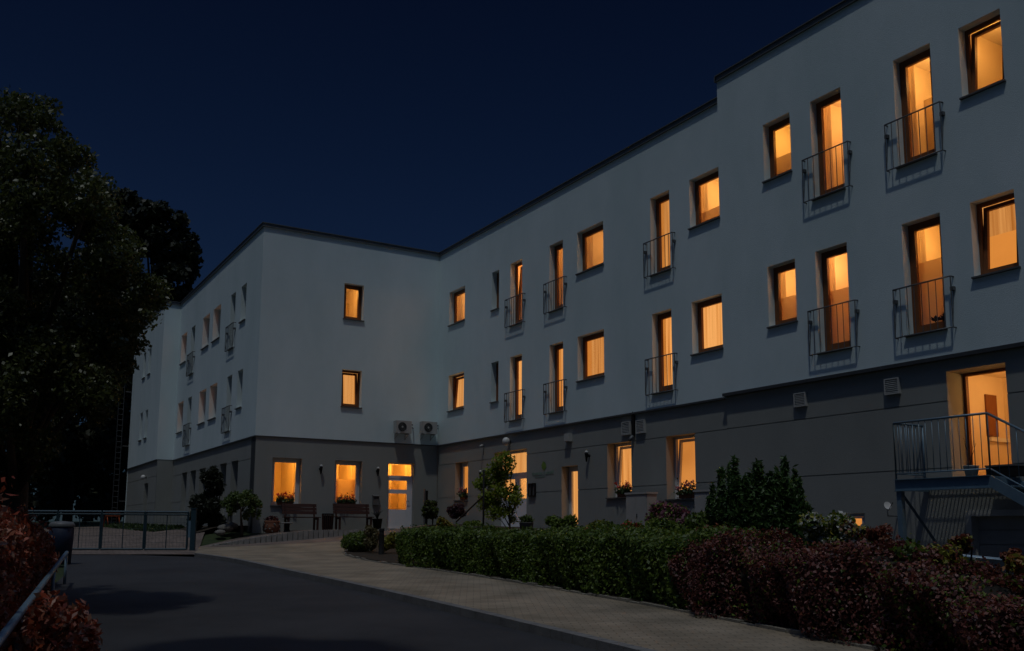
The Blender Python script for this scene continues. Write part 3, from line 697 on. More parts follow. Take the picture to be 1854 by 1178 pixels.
# front end wall of the left wing
def wf(a, b, zt, zb, **k): return window(k.pop('key', 'F'), k.pop('F', FF), a*S, b*S, zu(zb), zu(zt), **k)
wf(-5.6, -4.5, 12.36, 10.42, lit='plain'); wf(-5.59, -4.49, 7.72, 5.74, lit='pale', tilt=True)
FFg = Fac((0, .03), (1, 0), (0, -1))
wf(-9.07, -7.56, 2.94, .56, F=FFg, key='Fg', style='white', lit='door', depth=.24); wf(-5.81, -4.32, 2.94, .58, F=FFg, key='Fg', style='white', lit='door', depth=.24, lower=.6)
def front_door():
    F = FFg; u0, u1, z0, z1, dp = -2.84*S, -1.36*S, zu(-.54), zu(2.94), .10
    OPS.setdefault('Fg', []).append((u0, u1, z0, z1, dp+.09, False))
    mb = MB(); ring(mb, F, u0+.002, u1-.002, z0+.002, z1-.002, .045, dp, dp+.07); tz = zu(2.19); fbox(mb, F, u0+.05, u1-.05, tz-.05, tz+.05, dp-.008, dp+.06)
    d = mb.build('door', M['doorwhite'], bld); d['label'] = 'white front door with two glazed panels and a transom'
    a, b = u0+.05, u1-.05
    mb = MB(); fbox(mb, F, a, a+.03, z0+.05, tz-.053, dp, dp+.05); fbox(mb, F, b-.17, b, z0+.05, tz-.053, dp, dp+.05)
    for c, e in ((z0+.05, zu(.47)), (zu(1.31), zu(1.53)), (zu(2.0), tz-.053)): fbox(mb, F, a+.033, b-.173, c, e, dp+.001, dp+.049)
    mb.build('leaf', M['doorwhite'], d)
    for c, e in ((zu(.47), zu(1.31)), (zu(1.53), zu(2.0)), (tz+.05, z1-.045)):
        mb = MB(); fbox(mb, F, a+.02, b-.03 if e > tz else b-.16, c-.01, e+.01, dp+.02, dp+.028); mb.build('pane', M['glass'], d)
    room(d, F, u0, u1, z0, z1, dp, True, True, None)
    mb = MB(); q = b-.09; mb.tube([F.p(q, z0+1.02, dp), F.p(q, z0+1.02, dp-.05), F.p(q-.11, z0+1.02, dp-.05)], .01, 6); mb.build('handle', M['iron'], d)
front_door()
# long left face
def wL(a, b, zt, zb, **k): return window(k.pop('key', 'L'), k.pop('F', FL), -b*S, -a*S, zu(zb), zu(zt), **{'depth': .29, **k})
for zt, zb, zd in ((12.4, 10.40, 9.25), (7.76, 5.72, 4.66)):
    wL(2.84, 3.9, zt, zb, lit=None)
    wL(5.05, 6.1, zt, zd, lit=None, name='french_window'); railing(FL, -6.1*S, -5.05*S, zu(zd), zu(zd+1.34))
    wL(8.35, 10.15, zt, zb, lit='dim'); wL(11.07, 12.85, zt, zb, lit='dim')
    wL(15.0, 16.12, zt, zd, lit=None, name='french_window'); railing(FL, -16.12*S, -15.0*S, zu(zd), zu(zd+1.34))
    wL(17.45, 19.15, zt, zb, lit='dim')
FLg = Fac((-6.96, 0), (0, -1), (-1, 0)); FLPg = Fac((-7.70, 0), (0, -1), (-1, 0))
for a, b in ((3.21, 4.62), (5.62, 7.08), (7.99, 9.55), (10.49, 12.1), (13.01, 14.57), (15.54, 17.04)):
    wL(a, b, 2.97, .1, F=FLg, key='Lg', style='white', depth=.3, lit=None, sill=False)
for zt, zb in ((12.38, 10.45), (7.86, 5.8)):
    wL(24.2, 25.2, zt, zb, F=FLP, key='LP', lit=None); wL(26.3, 27.4, zt, zb, F=FLP, key='LP', lit=None)
wL(22.8, 24.4, 2.54, -.5, F=FLPg, key='LPg', style='white', lit=None, sill=False, name='door', label='dark side door with a lamp above')
# --- wall meshes
G2 = (zu(1.09), zu(2.87)); ys = 22.40*S; ye = 38.0*S; yL = 19.92*S; yLP = 31.9*S
mb = MB()
facade(mb, FR, 0, ys, ZP, ZH, OPS['R']); facade(mb, FR2, ys, ye, ZPR, ZHR, OPS['R2'])
facade(mb, FF, -7, 0, ZP, ZH, OPS['F']); facade(mb, FL, -yL, 0, ZP, ZH, OPS['L'])
facade(mb, FLP, -yLP, -yL, ZP, ZH, OPS['LP']); facade(mb, Fac((0, yL), (1, 0), (0, -1)), -7.742, -7, ZP, ZH, [])
# undersides of the overhang, step return, gables and backs
mb.poly([(0, 0, ZP), (0, -ys, ZP), (.06, -ys, ZP), (.06, 0, ZP)]); mb.poly([(-.06, -ys, ZPR), (-.06, -ye, ZPR), (.06, -ye, ZPR), (.06, -ys, ZPR)])
mb.poly([(-7, 0, ZP), (0, 0, ZP), (0, .05, ZP), (-7, .05, ZP)]); mb.poly([(-7, 0, ZP), (-7, yL, ZP), (-6.95, yL, ZP), (-6.95, 0, ZP)]); mb.poly([(-7.742, yL, ZP), (-7.742, yLP, ZP), (-7.69, yLP, ZP), (-7.69, yL, ZP)])
mb.poly([(-.06, -ys, ZP-.05), (0, -ys, ZP-.05), (0, -ys, ZH), (-.06, -ys, ZH)]); mb.poly([(-.06, -ys, ZH-.01), (10, -ys, ZH-.01), (10, -ys, ZHR), (-.06, -ys, ZHR)])
mb.poly([(-.06, -ye, -2), (10, -ye, -2), (10, -ye, ZHR), (-.06, -ye, ZHR)]); mb.poly([(10, -ye, -2), (10, -ys, -2), (10, -ys, ZHR), (10, -ye, ZHR)])
mb.poly([(10, -ys, -2), (10, yLP, -2), (10, yLP, ZH), (10, -ys, ZH)]); mb.poly([(-7.742, yLP, -2), (10, yLP, -2), (10, yLP, ZH), (-7.742, yLP, ZH)])
mb.build('wall', M['white'], bld)
mb = MB()
facade(mb, FRg, 0, ys, -1.9, ZP, OPS['Rg'], 0, 0, G2); facade(mb, FR2g, ys, ye, -2.2, ZPR, OPS['R2g'], 0, 0, G2)
facade(mb, FFg, -6.96, .05, -.9, ZP, OPS['Fg']); facade(mb, FLg, -yL, -.03, -.9, ZP, OPS['Lg'], 0, 0, G2)
facade(mb, FLPg, -yLP, -yL, -.9, ZP, OPS['LPg'], 0, 0, G2); facade(mb, Fac((0, yL), (1, 0), (0, -1)), -7.70, -6.96, -.9, ZP, [], 0.012)
mb.poly([(-.01, -ys, -2), (.05, -ys, -2), (.05, -ys, ZPR), (-.01, -ys, ZPR)])
w = mb.build('wall', M['grey'], bld); w['label'] = 'dark grey rendered ground floor wall'
# metal drip flashing over the grey storey, corner strip, copings, roofs
mb = MB()
fbox(mb, FR, .05, ys-.01, ZP-.05, ZP-.002, -.025, .045); fbox(mb, FR2, ys-.03, ye, ZPR-.075, ZPR-.002, -.06, .04)
fbox(mb, FL, -yL+.01, .0, ZP-.05, ZP-.002, -.02, .035); fbox(mb, FLP, -yLP, -yL, ZP-.05, ZP-.002, -.02, .038)
fbox(mb, FF, -6.99, -.03, ZP-.03, ZP-.002, -.008, .028)
fbox(mb, FLg, -.52, -.06, -.9, ZP-.055, -.02, .004)
mb.build('flashing', M['dark'], bld)
mb = MB(); cz = .15
def cope(pts, z):
    for (a, b) in zip(pts[:-1], pts[1:]):
        a = np.array(a, float); b = np.array(b, float); d = b-a; L = np.linalg.norm(d); d /= L; n = np.array([-d[1], d[0]])
        X = lambda p: (a[0]+d[0]*p[0]+n[0]*p[1], a[1]+d[1]*p[0]+n[1]*p[1], z+p[2])
        mb.box((0, -.30, 0), (L, .05, cz-.03), 0, X); mb.box((0, -.31, cz-.027), (L, .075, cz), 0, X)
cope([(-7.742, yLP), (-7.742, yL+.053)], ZH) if False else None
# inside of the building lies to the right of each run (n points outwards)
cope([(0, -ys+.08), (0, -.052)][::-1], ZH) if False else None
def coping_run(a, b, z):  # a->b with the outside on the left
    cope([a, b], z)
coping_run((-.06, -ye), (-.06, -ys-.002), ZHR); coping_run((0, -ys+.002), (0, -.0), ZH+.0)
coping_run((-.052, 0), (-6.998, 0), ZH+.002) if False else None
mb2 = mb
# front end wall (outside towards -y): run from the inner corner to the outer corner
coping_run((-7.0, .0), (-.055, .0), ZH+.003) if False else None
def cbox(x0, x1, y0, y1, z): mb.box((x0, y0, z), (x1, y1, z+cz-.03)); mb.box((x0-.022, y0-.022, z+cz-.027), (x1, y1, z+cz))
cbox(-7.05, -.055, -.05, .3, ZH)
mb.box((-7.05, .303, ZH), (-6.7, yL-.055, ZH+cz-.03)); mb.box((-7.072, .303, ZH+cz-.027), (-6.7, yL-.055, ZH+cz))
cbox(-7.79, -6.7, yL-.05, yL+.3, ZH); mb.box((-7.79, yL+.303, ZH), (-7.45, yLP, ZH+cz))
mb.box((-.11, -ys-.03, ZHR+.002), (9.9, -ys+.05, ZHR+cz-.01))
mb.build('roof_coping', M['coping'], bld)
mb = MB(); mb.poly([(-6.95, .1, ZH+.02), (9.98, .1, ZH+.02), (9.98, yLP, ZH+.02), (-6.95, yLP, ZH+.02)]); mb.poly([(-7.7, yL+.1, ZH+.02), (-6.95, yL+.1, ZH+.02), (-6.95, yLP, ZH+.02), (-7.7, yLP, ZH+.02)]) ; mb.poly([(.02, .1, ZH+.02), (.02, -ys, ZH+.02), (9.98, -ys, ZH+.02), (9.98, .1, ZH+.02)]); mb.poly([(0, -ys, ZHR+.02), (0, -ye, ZHR+.02), (9.98, -ye, ZHR+.02), (9.98, -ys, ZHR+.02)])
mb.build('roof', M['roof'], bld)

# ------------------------------------------------------------------ terrace, ramp and retaining wall in front of the end wall
TX = [-9.2, -8.5, -7.9, -7.2, -6.4, -5.5, -3.0, -.6, 0.05]; TZ = [-.66, -.52, -.40, -.27, -.15, -.07, -.03, -.012, -.01]
tz = lambda x: float(np.interp(x, TX, TZ))
mb = MB(); xs = np.linspace(-9.2, .02, 48)
def front_y(x): return float(np.interp(x, [-9.2, -8.4, -7.6, -6.5, -2.6, -2.2, .02], [-1.3, -1.75, -1.95, -2.0, -2.0, -1.7, -1.2]))
def back_y(x): return .02 if x > -7.05 else float(np.interp(x, [-9.2, -7.05], [1.6, .6]))
for a, b in zip(xs[:-1], xs[1:]):
    for k in range(8):
        f0, f1 = k/8, (k+1)/8
        P = [(x, front_y(x)+(back_y(x)-front_y(x))*f, tz(x)) for x, f in ((a, f0), (b, f0), (b, f1), (a, f1))]
        mb.poly(P, 0, True)
tag(mb.build('terrace_paving', M['paver_red']), kind='structure')
rw = MB(); x = -9.15; r2 = random.Random(4)
while x < -2.45:
    w = .165; y = front_y(x+w/2)
    P = []
    for zz in (0, 1):
        for xx, yy in ((x+.012, y-.10), (x+w-.012, y-.10), (x+w, y-.02), (x, y-.02)):
            P.append((xx, yy, -1.0 if zz == 0 else tz(xx)+.005+r2.uniform(-.004, .006)))
    rw.hexa(P); x += w+.008
for a, b in zip(xs[:-1], xs[1:]):
    if b < -2.3: rw.poly([(a, front_y(a)-.02, -1), (b, front_y(b)-.02, -1), (b, front_y(b)-.02, tz(b)-.005), (a, front_y(a)-.02, tz(a)-.005)])
tag(rw.build('retaining_wall', M['concrete']), 'low grey concrete palisade wall edging the ramp below the benches', 'wall')
# soil mound against the long left face
mb = MB(); ys_ = np.linspace(.5, 7.5, 16)
for a, b in zip(ys_[:-1], ys_[1:]):
    for k in range(6):
        def P(y, f):
            xo = float(np.interp(y, [.5, 2, 4, 7.5], [-8.75, -8.6, -8.35, -7.9])); x = xo+(-6.94-xo)*f; return (x, y, float(ground(x, y))+.02+.10*float(sstep(0, .5, f)))
        mb.poly([P(a, k/6), P(a, (k+1)/6), P(b, (k+1)/6), P(b, k/6)], 0, True)
tag(mb.build('corner_bed', M['soil']), kind='structure')

# ------------------------------------------------------------------ fixtures on the walls (things of their own)
def ac_unit(u, z, label):
    t = empty('air_conditioner', (u, 0, z), 0, label, 'air conditioner', 'air conditioners above the front door')
    w, h, d, y0 = .62, .46, .27, -.38
    mb = MB(); mb.box((0, y0, 0), (w, y0+d, h)); mb.box((.012, y0-.008, .02), (.03, y0, h-.02)); mb.box((w-.03, y0-.008, .02), (w-.012, y0, h-.02)); mb.build('body', M['ac'], t)
    mb = MB(); c = (.24, y0-.012, h/2)
    for r in (.05, .09, .13, .17): mb.tube([(c[0]+r*math.cos(a), c[1], c[2]+r*math.sin(a)) for a in np.linspace(0, 2*math.pi, 25)], .004, 4, cap=False)
    for a in np.linspace(0, math.pi, 7)[:-1]: mb.tube([(c[0]-.17*math.cos(a), c[1], c[2]-.17*math.sin(a)), (c[0]+.17*math.cos(a), c[1], c[2]+.17*math.sin(a))], .003, 4)
    i0 = len(mb.v); mb.poly([(c[0]+.175*math.cos(a), y0-.004, c[2]+.175*math.sin(a)) for a in np.linspace(0, 2*math.pi, 25)[:-1]], 1)
    mb.poly([(c[0]+.035*math.cos(a), y0-.017, c[2]+.035*math.sin(a)) for a in np.linspace(0, 2*math.pi, 13)[:-1]], 2)
    mb.build('fan_grille', [M['iron'], M['black'], M['ac']], t)
    mb = MB()
    for x in (.1, w-.1): mb.box((x-.015, -.40, -.035), (x+.015, -.004, -.003)); mb.box((x-.015, -.03, -.22), (x+.015, -.004, -.037)); mb.tube([(x, -.34, -.03), (x, -.02, -.2)], .009, 5)
    mb.build('bracket', M['ac'], t)
    mb = MB(); mb.tube([(w-.02, y0+.15, .3), (w+.12, y0+.2, .36), (w+.2, -.02, .36)], .018, 6); mb.tube([(w-.02, y0+.15, .2), (w+.1, y0+.2, .24), (w+.24, -.02, .24)], .014, 6); mb.build('pipe', M['black'], t)
    return t
ac_unit(-2.68*S, zu(4.50), 'left outdoor air conditioner bracketed high over the white front door')
ac_unit(-1.15*S, zu(4.55), 'right outdoor air conditioner bracketed beside the inner corner')
def wall_lamp(F, u, z, label):
    q = F.p(u, z); t = empty('wall_lamp', q, 0, label, 'wall lamp', 'sconces on the grey wall')
    n = -np.array([-F.n[0], -F.n[1]]); n = F.n
    f = lambda d, zz, s=0: (n[0]*d+F.u[0]*s, n[1]*d+F.u[1]*s, zz)
    mb = MB(); mb.tube([f(0.0, .0), f(.05, .0)], .045, 10); mb.tube([f(.04, .0), f(.1, .0)], .012, 6); mb.build('bracket', M['black'], t)
    mb = MB(); c = f(.11, 0); mb.lathe([(.0, -.18), (.02, -.18), (.055, .05), (.058, .07), (.02, .075)], 14, 0, c); mb.build('shade', M['black'], t)
    mb = MB(); mb.lathe([(.02, .07), (.05, .085), (.045, .13), (.0, .15)], 14, 0, c); mb.build('diffuser', M['globe'], t)
wall_lamp(FFg, -6.6*S, zu(2.46), 'cone shaped wall sconce between the two lit flower box windows')
wall_lamp(FFg, -3.48*S, zu(2.46), 'cone shaped wall sconce left of the white front door')
q = None
wall_lamp(FRg, 14.2*S, zu(2.5), 'cone shaped wall sconce right of the narrow glazed door')
wall_lamp(FRg, 5.1*S, zu(2.15), 'dark wall sconce half hidden left of the young tree')
# globe lamp over the entrance
t = empty('globe_lamp', FRg.p(7.7*S, zu(3.6)), 0, 'round white globe lamp over the tree screened entrance', 'wall lamp')
mb = MB(); mb.tube([(0, 0, 0), (-.06, 0, 0)], .05, 10); mb.tube([(-.05, 0, 0), (-.1, 0, -.0)], .02, 8); mb.build('bracket', M['black'], t)
mb = MB(); lump(mb, (-.15, 0, .0), (.13, .13, .14), 0, 18, 12, 0); mb.build('globe', M['globe'], t)
t = empty('globe_lamp', FLPg.p(-23.6*S, zu(2.95)), 0, 'small round lamp over the far side door', 'wall lamp')
mb = MB(); mb.tube([(0, 0, 0), (-.1, 0, 0)], .03, 8); mb.build('bracket', M['black'], t)
mb = MB(); lump(mb, (-.16, 0, .0), (.12, .12, .12), 0, 12, 8, 0); mb.build('globe', M['globe'], t)
def vent(F, u0, u1, z0, z1, label):
    t = empty('wall_vent', F.p((u0+u1)/2, z0), 0, label, 'vent', 'louvred vents on the grey storey')
    o = np.array(t.location); X = lambda p: tuple(np.array(p)-o); w = u1-u0
    mb = MB(); u0, u1 = u0, u1
    for a, b, c, e in ((u0, u0+.025, z0, z1), (u1-.025, u1, z0, z1), (u0+.025, u1-.025, z0, z0+.025), (u0+.025, u1-.025, z1-.025, z1)):
        mb.hexa([F.p(a, c, -.07), F.p(b, c, -.07), F.p(b, c, 0), F.p(a, c, 0), F.p(a, e, -.07), F.p(b, e, -.07), F.p(b, e, 0), F.p(a, e, 0)], 0, X)
    fr = mb.build('frame', M['pale'], t)
    mb = MB(); n = 7
    for k in range(n):
        za = z0+.03+(z1-z0-.06)*k/n; zb = za+(z1-z0-.06)/n
        mb.hexa([F.p(u0+.026, za, -.065), F.p(u1-.026, za, -.065), F.p(u1-.026, zb, -.02), F.p(u0+.026, zb, -.02), F.p(u0+.026, za+.01, -.068), F.p(u1-.026, za+.01, -.068), F.p(u1-.026, zb+.01, -.023), F.p(u0+.026, zb+.01, -.023)], 0, X)
    mb.build('louvre', M['pale'], t)
vent(FRg, 16.5*S, 17.03*S, zu(3.15), zu(3.68), 'left louvred vent of the pair above the flower box window')
vent(FRg, 17.41*S, 17.93*S, zu(3.14), zu(3.66), 'right louvred vent of the pair beside the floodlight')
vent(FR2g, 25.46*S, 25.93*S, zu(3.28), zu(3.72), 'small louvred vent above the juniper on the bare wall')
vent(FR2g, 28.8*S, 29.28*S, zu(3.26), zu(3.72), 'small louvred vent left of the side door above the steel platform')
t = empty('security_camera', FRg.p(17.2*S, zu(3.0)), 0, 'dark floodlight with camera hanging between the pair of vents', 'floodlight')
mb = MB(); mb.box((-.06, -.05, .05), (0, .05, .62)); mb.tube([(-.03, 0, .62), (-.03, 0, .72)], .03, 6); mb.build('housing', M['black'], t)
mb = MB(); mb.tube([(-.05, 0, .05), (-.16, .02, -.08)], .05, 8); mb.build('head', M['iron'], t)
t = empty('security_camera', FRg.p(5.15*S, zu(3.62)), 0, 'small pale camera under the flashing left of the entrance', 'camera')
mb = MB(); mb.tube([(0, 0, 0), (-.1, 0, .02)], .015, 6); mb.tube([(-.06, 0, -.02), (-.2, -.05, -.05)], .035, 8); mb.build('body', M['pale'], t)
mb = MB(); mb.tube([(-.012, 0, -.02), (-.012, 0, -.35)], .008, 5); mb.build('cable', M['black'], t)
t = empty('junction_box', FRg.p(12.75*S, zu(3.2)), 0, 'plain white box fixed on the grey wall above the narrow door', 'junction box')
mb = MB(); mb.box((-.12, -.135, 0), (0, .135, .245)); mb.box((-.125, -.12, .015), (-.12, .12, .23)); mb.build('casing', M['pale'], t)
# company sign: a leaf over two rows of small illegible lettering
t = empty('wall_sign', FRg.p(10.6*S, zu(1.88)), 0, 'small pale lettered sign with a green leaf right of the entrance', 'sign')
mb = MB(); r3 = random.Random(5); y = .62
while y > -.60:
    h = r3.choice([.085, .085, .12, .085]); w = r3.uniform(.05, .075)
    mb.box((-.012, y-w, 0), (-.002, y-w+.016, h)); 
    if r3.random() < .8: mb.box((-.012, y-.016, 0), (-.002, y, .085))
    k = r3.choice([0, .035, .069]); mb.box((-.0125, y-w+.017, k), (-.002, y-.017, k+.016)); y -= w+.022
mb.build('lettering', M['signtext'], t)
mb = MB(); mb.poly([(-.01, -.10+.13*a, .17+.26*b) for a, b in ((0, -.15), (1.0, .1), (1.3, .5), (.5, 1), (-.6, .7), (-.9, .25))]); mb.poly([(-.013, -.09, .13), (-.013, -.07, .13), (-.013, -.085, .4)]); mb.build('leaf_emblem', M['signgreen'], t)
mb = MB(); y = .45
while y > -.1: mb.box((-.01, y-.03, -.075), (-.002, y, -.045)); y -= .045
mb.build('small_lettering', M['signtext'], t)
t = empty('notice_board', FRg.p(9.76*S, zu(.93)), 0, 'black framed double notice board right of the entrance', 'notice board')
mb = MB()
for y0 in (.01, -.2):
    for a, b, c, e in ((y0, y0+.03, 0, .42), (y0+.16, y0+.19, 0, .42), (y0+.03, y0+.16, 0, .03), (y0+.03, y0+.16, .39, .42)): mb.box((-.06, a, c), (0, b, e))
mb.build('frame', M['black'], t)
mb = MB(); mb.box((-.03, .04, .03), (-.006, .17, .39)); mb.box((-.03, -.17, .03), (-.006, -.04, .39)); mb.build('panel', M['sill'], t)
t = empty('letter_box', FFg.p(-3.54*S, zu(.67)), 0, 'small grey letter box on the wall left of the front door', 'letter box')
mb = MB(); mb.box((-.115, -.10, 0), (.115, 0, .32)); mb.hexa([(-.13, -.13, .32), (.13, -.13, .32), (.13, 0, .35), (-.13, 0, .35), (-.13, -.13, .335), (.13, -.13, .335), (.13, 0, .375), (-.13, 0, .375)]); mb.build('casing', M['sill'], t)
mb = MB(); mb.box((-.08, -.106, .25), (.08, -.1, .275)); mb.build('slot', M['black'], t)

# flower boxes with geraniums
L_geran = leaf_mat('geranium_leaves', [(.02, .05, .012), (.04, .08, .02), (.06, .10, .03)])
L_red = leaf_mat('red_petals', [(.40, .02, .015), (.55, .035, .03), (.5, .05, .08)], .6, .3)
L_pink = leaf_mat('pink_petals', [(.42, .10, .14), (.5, .18, .2), (.35, .06, .1)], .6, .3)
def flower_box(F, u0, u1, z, d, nred, mat, label):
    q = F.p((u0+u1)/2, z, d); t = empty('flower_box', q, 0, label, 'flower box', 'flower boxes on the ground floor sills')
    w = (u1-u0)/2; ux, uy = F.u; nx, ny = F.n
    X = lambda p: (ux*p[0]+nx*p[1], uy*p[0]+ny*p[1], p[2])
    mb = MB(); mb.hexa([(-w+.02, -.07, .012), (w-.02, -.07, .012), (w-.02, .07, .012), (-w+.02, .07, .012), (-w, -.09, .16), (w, -.09, .16), (w, .09, .16), (-w, .09, .16)], 0, X); mb.build('planter', M['terracotta'], t)
    n = 420; P = np.stack([RNG.uniform(-w*1.05, w*1.05, n), RNG.normal(0, .07, n)+.03, .16+RNG.gamma(2, .045, n)-.06], 1)
    leaf_mesh('foliage', np.array([X(p) for p in P]), .06, [L_geran], t, None, 1.2)
    C = np.stack([np.linspace(-w, w, nred)+RNG.normal(0, .015, nred), RNG.normal(.05, .06, nred), .26+RNG.random(nred)*.16], 1)
    k = RNG.choice(nred, nred*16); P = C[k]+RNG.normal(0, .026, (nred*16, 3))
    leaf_mesh('flowers', np.array([X(p) for p in P]), .04, [mat], t, None, 1.1)
flower_box(FFg, -8.75*S, -7.95*S, zu(.56)+.005, .03, 16, L_red, 'flower box full of red geraniums on the corner window sill')
flower_box(FFg, -5.6*S, -4.65*S, zu(.58)+.005, .03, 9, L_red, 'flower box with sparse blooms on the sill left of the front door')
flower_box(FRg, 2.75*S, 3.35*S, zu(.93)+.005, .03, 9, L_pink, 'small flower box on the sill next to the inner corner')
flower_box(FRg, 16.1*S, 16.9*S, zu(.70)+.005, .05, 9, L_red, 'flower box on the sill beneath the pair of vents')
flower_box(FRg, 19.8*S, 20.6*S, zu(.55)+.005, .03, 12, L_pink, 'flower box with pink blooms on the sill behind the grey cabinet')

# electrical cabinets in front of the wall
def uat(px, py, x): d = ray(px, py); t = (x-CAM[0])/d[0]; q = CAM+t*d; return -q[1], q[2]
def cabinet(p0, p1, ptop, label):
    u0, ztop = uat(p0, ptop, -.58); u1, _ = uat(p1, ptop, -.58)
    x = -.42; z0 = -.35; t = empty('utility_cabinet', (x, -(u0+u1)/2, z0), 0, label, 'utility cabinet', 'grey cabinets before the wall')
    w = (u1-u0)/2; h = ztop-z0
    mb = MB(); mb.box((-.16, -w, 0), (.16, w, h-.05)); mb.box((-.19, -w-.02, h-.048), (.19, w+.02, h)); mb.build('casing', M['ac'], t)
    mb = MB(); mb.box((-.172, -w+.03, .12), (-.162, -.006, h-.09)); mb.box((-.172, .006, .12), (-.162, w-.03, h-.09)); mb.build('door', M['ac'], t)
    mb = MB(); mb.box((-.185, -.05, h*.5), (-.173, -.025, h*.5+.1)); mb.build('handle', M['black'], t)
cabinet(1133, 1171, 892, 'grey utility cabinet below the pair of wall vents')
cabinet(1257, 1302, 887, 'grey utility cabinet left of the juniper')

# ------------------------------------------------------------------ terrace furniture
def bench(px0, px1, y, label):
    x0 = at(px0, 940, (y+32.1)/.85)[0]
    # solve x on the plane y for each pixel
    def sx(px): d = ray(px, 950); t = (y-CAM[1])/d[1]; return CAM[0]+t*d[0]
    a, b = sx(px0), sx(px1); c = (a+b)/2; w = (b-a)/2; z0 = tz(c)
    t = empty('bench', (c, y, z0), 0, label, 'bench', 'wooden benches against the end wall')
    mb = MB()
    for k in range(4): mb.box((-w, -.22+k*.115, .425), (w, -.125+k*.115, .455))
    mb.build('seat', M['bench'], t)
    mb = MB()
    for k in range(3):
        z = .55+k*.125; mb.hexa([(-w, .22+k*.03, z), (w, .22+k*.03, z), (w, .25+k*.03, z), (-w, .25+k*.03, z), (-w, .25+k*.03, z+.11), (w, .25+k*.03, z+.11), (w, .28+k*.03, z+.11), (-w, .28+k*.03, z+.11)])
    mb.build('backrest', M['bench'], t)
    for sx_ in (-w+.1, w-.1):
        mb = MB(); mb.box((sx_-.03, -.2, 0), (sx_+.03, -.14, .424)); mb.box((sx_-.03, .16, 0), (sx_+.03, .22, .424)); mb.box((sx_-.025, -.139, .36), (sx_+.025, .159, .42))
        mb.hexa([(sx_-.025, .18, .424), (sx_+.025, .18, .424), (sx_+.025, .219, .424), (sx_-.025, .219, .424), (sx_-.025, .27, .9), (sx_+.025, .27, .9), (sx_+.025, .31, .9), (sx_-.025, .31, .9)]); mb.build('leg', M['bench'], t)
    return c, z0
bench(514, 577, -.75, 'dark wooden bench under the geranium window by the corner')
bench(607, 673, -.75, 'dark wooden bench under the window left of the front door')
def sxy(px, y, py=950): d = ray(px, py); t = (y-CAM[1])/d[1]; return CAM[0]+t*d[0]
x = sxy(593, -.6); t = empty('litter_bin', (x, -.6, tz(x)), 0, 'black slatted litter bin between the two benches', 'litter bin')
mb = MB(); mb.lathe([(.15, .02), (.17, .5)], 20, 0); mb.build('liner', M['black'], t)
mb = MB()
for k in range(16):
    a = 2*math.pi*k/16; mb.tube([(.17*math.cos(a), .17*math.sin(a), .0), (.195*math.cos(a), .195*math.sin(a), .54)], .014, 4)
mb.build('slats', M['bench'], t)
mb = MB(); mb.lathe([(.195, .53), (.205, .55), (.195, .57), (.17, .55)], 20); mb.build('rim', M['black'], t)
x = sxy(492, -.7); t = empty('planter_pot', (x, -.7, tz(x)), 0, 'mosaic stone planter with dark flowers by the building corner', 'planter')
mb = MB(); mb.lathe([(0, 0), (.19, 0), (.27, .12), (.28, .24), (.25, .36), (.27, .40), (.24, .41), (.22, .34), (0, .34)], 22); 
r3 = random.Random(2)
for k in range(46):
    a = r3.uniform(0, 6.28); z = r3.uniform(.05, .34); rr = .27+.012; s = r3.uniform(.02, .035)
    lump(mb, (rr*.97*math.cos(a), rr*.97*math.sin(a), z), (s, s, s), 1, 7, 5, .15)
mb.build('pot', [M['terracotta'], M['stone']], t)
P, N_ = blob_points(260, [(0, 0, .46, .22, .22, .10)], .6); leaf_mesh('plant', P, .06, [leaf_mat('dark_red_bedding', [(.05, .012, .012), (.10, .02, .02), (.03, .04, .012)])], t)
x = sxy(520, -1.25); t = empty('stool', (x, -1.25, tz(x)), 0, 'low round stool before the left bench', 'stool')
mb = MB(); mb.lathe([(0, .28), (.2, .28), (.2, .32), (0, .32)], 16); mb.build('seat', M['concrete'], t)
mb = MB(); mb.lathe([(.12, 0), (.08, .1), (.09, .28)], 12); mb.build('leg', M['black'], t)
x = sxy(683, -.7); t = empty('planter_pot', (x, -.7, tz(x)), 0, 'tall dark planter with a spiky plant right of the benches', 'planter')
mb = MB(); mb.lathe([(0, 0), (.13, 0), (.18, .36), (.19, .38), (.15, .38), (.14, .33), (0, .33)], 18); mb.build('pot', M['black'], t)
mb = MB()
for k in range(22):
    a = random.uniform(0, 6.28); r = random.uniform(.1, .25); h = random.uniform(.2, .42); mb.tube([(0, 0, .33), (r*.4*math.cos(a), r*.4*math.sin(a), .33+h*.8), (r*math.cos(a), r*math.sin(a), .33+h)], [.01, .008, .002], 4)
mb.build('plant', M['twig'], t)
# plain post by the door and the doormat post
x = sxy(768, -1.0); t = empty('marker_post', (x, -1.0, -.05), 0, 'slim metal post standing right of the front door', 'post')
mb = MB(); mb.box((-.02, -.04, 0), (.02, .04, 1.5)); mb.build('pole', M['iron'], t)
mb = MB(); mb.box((.022, -.09, .05), (.09, .09, 1.44)); mb.build('panel', M['black'], t)

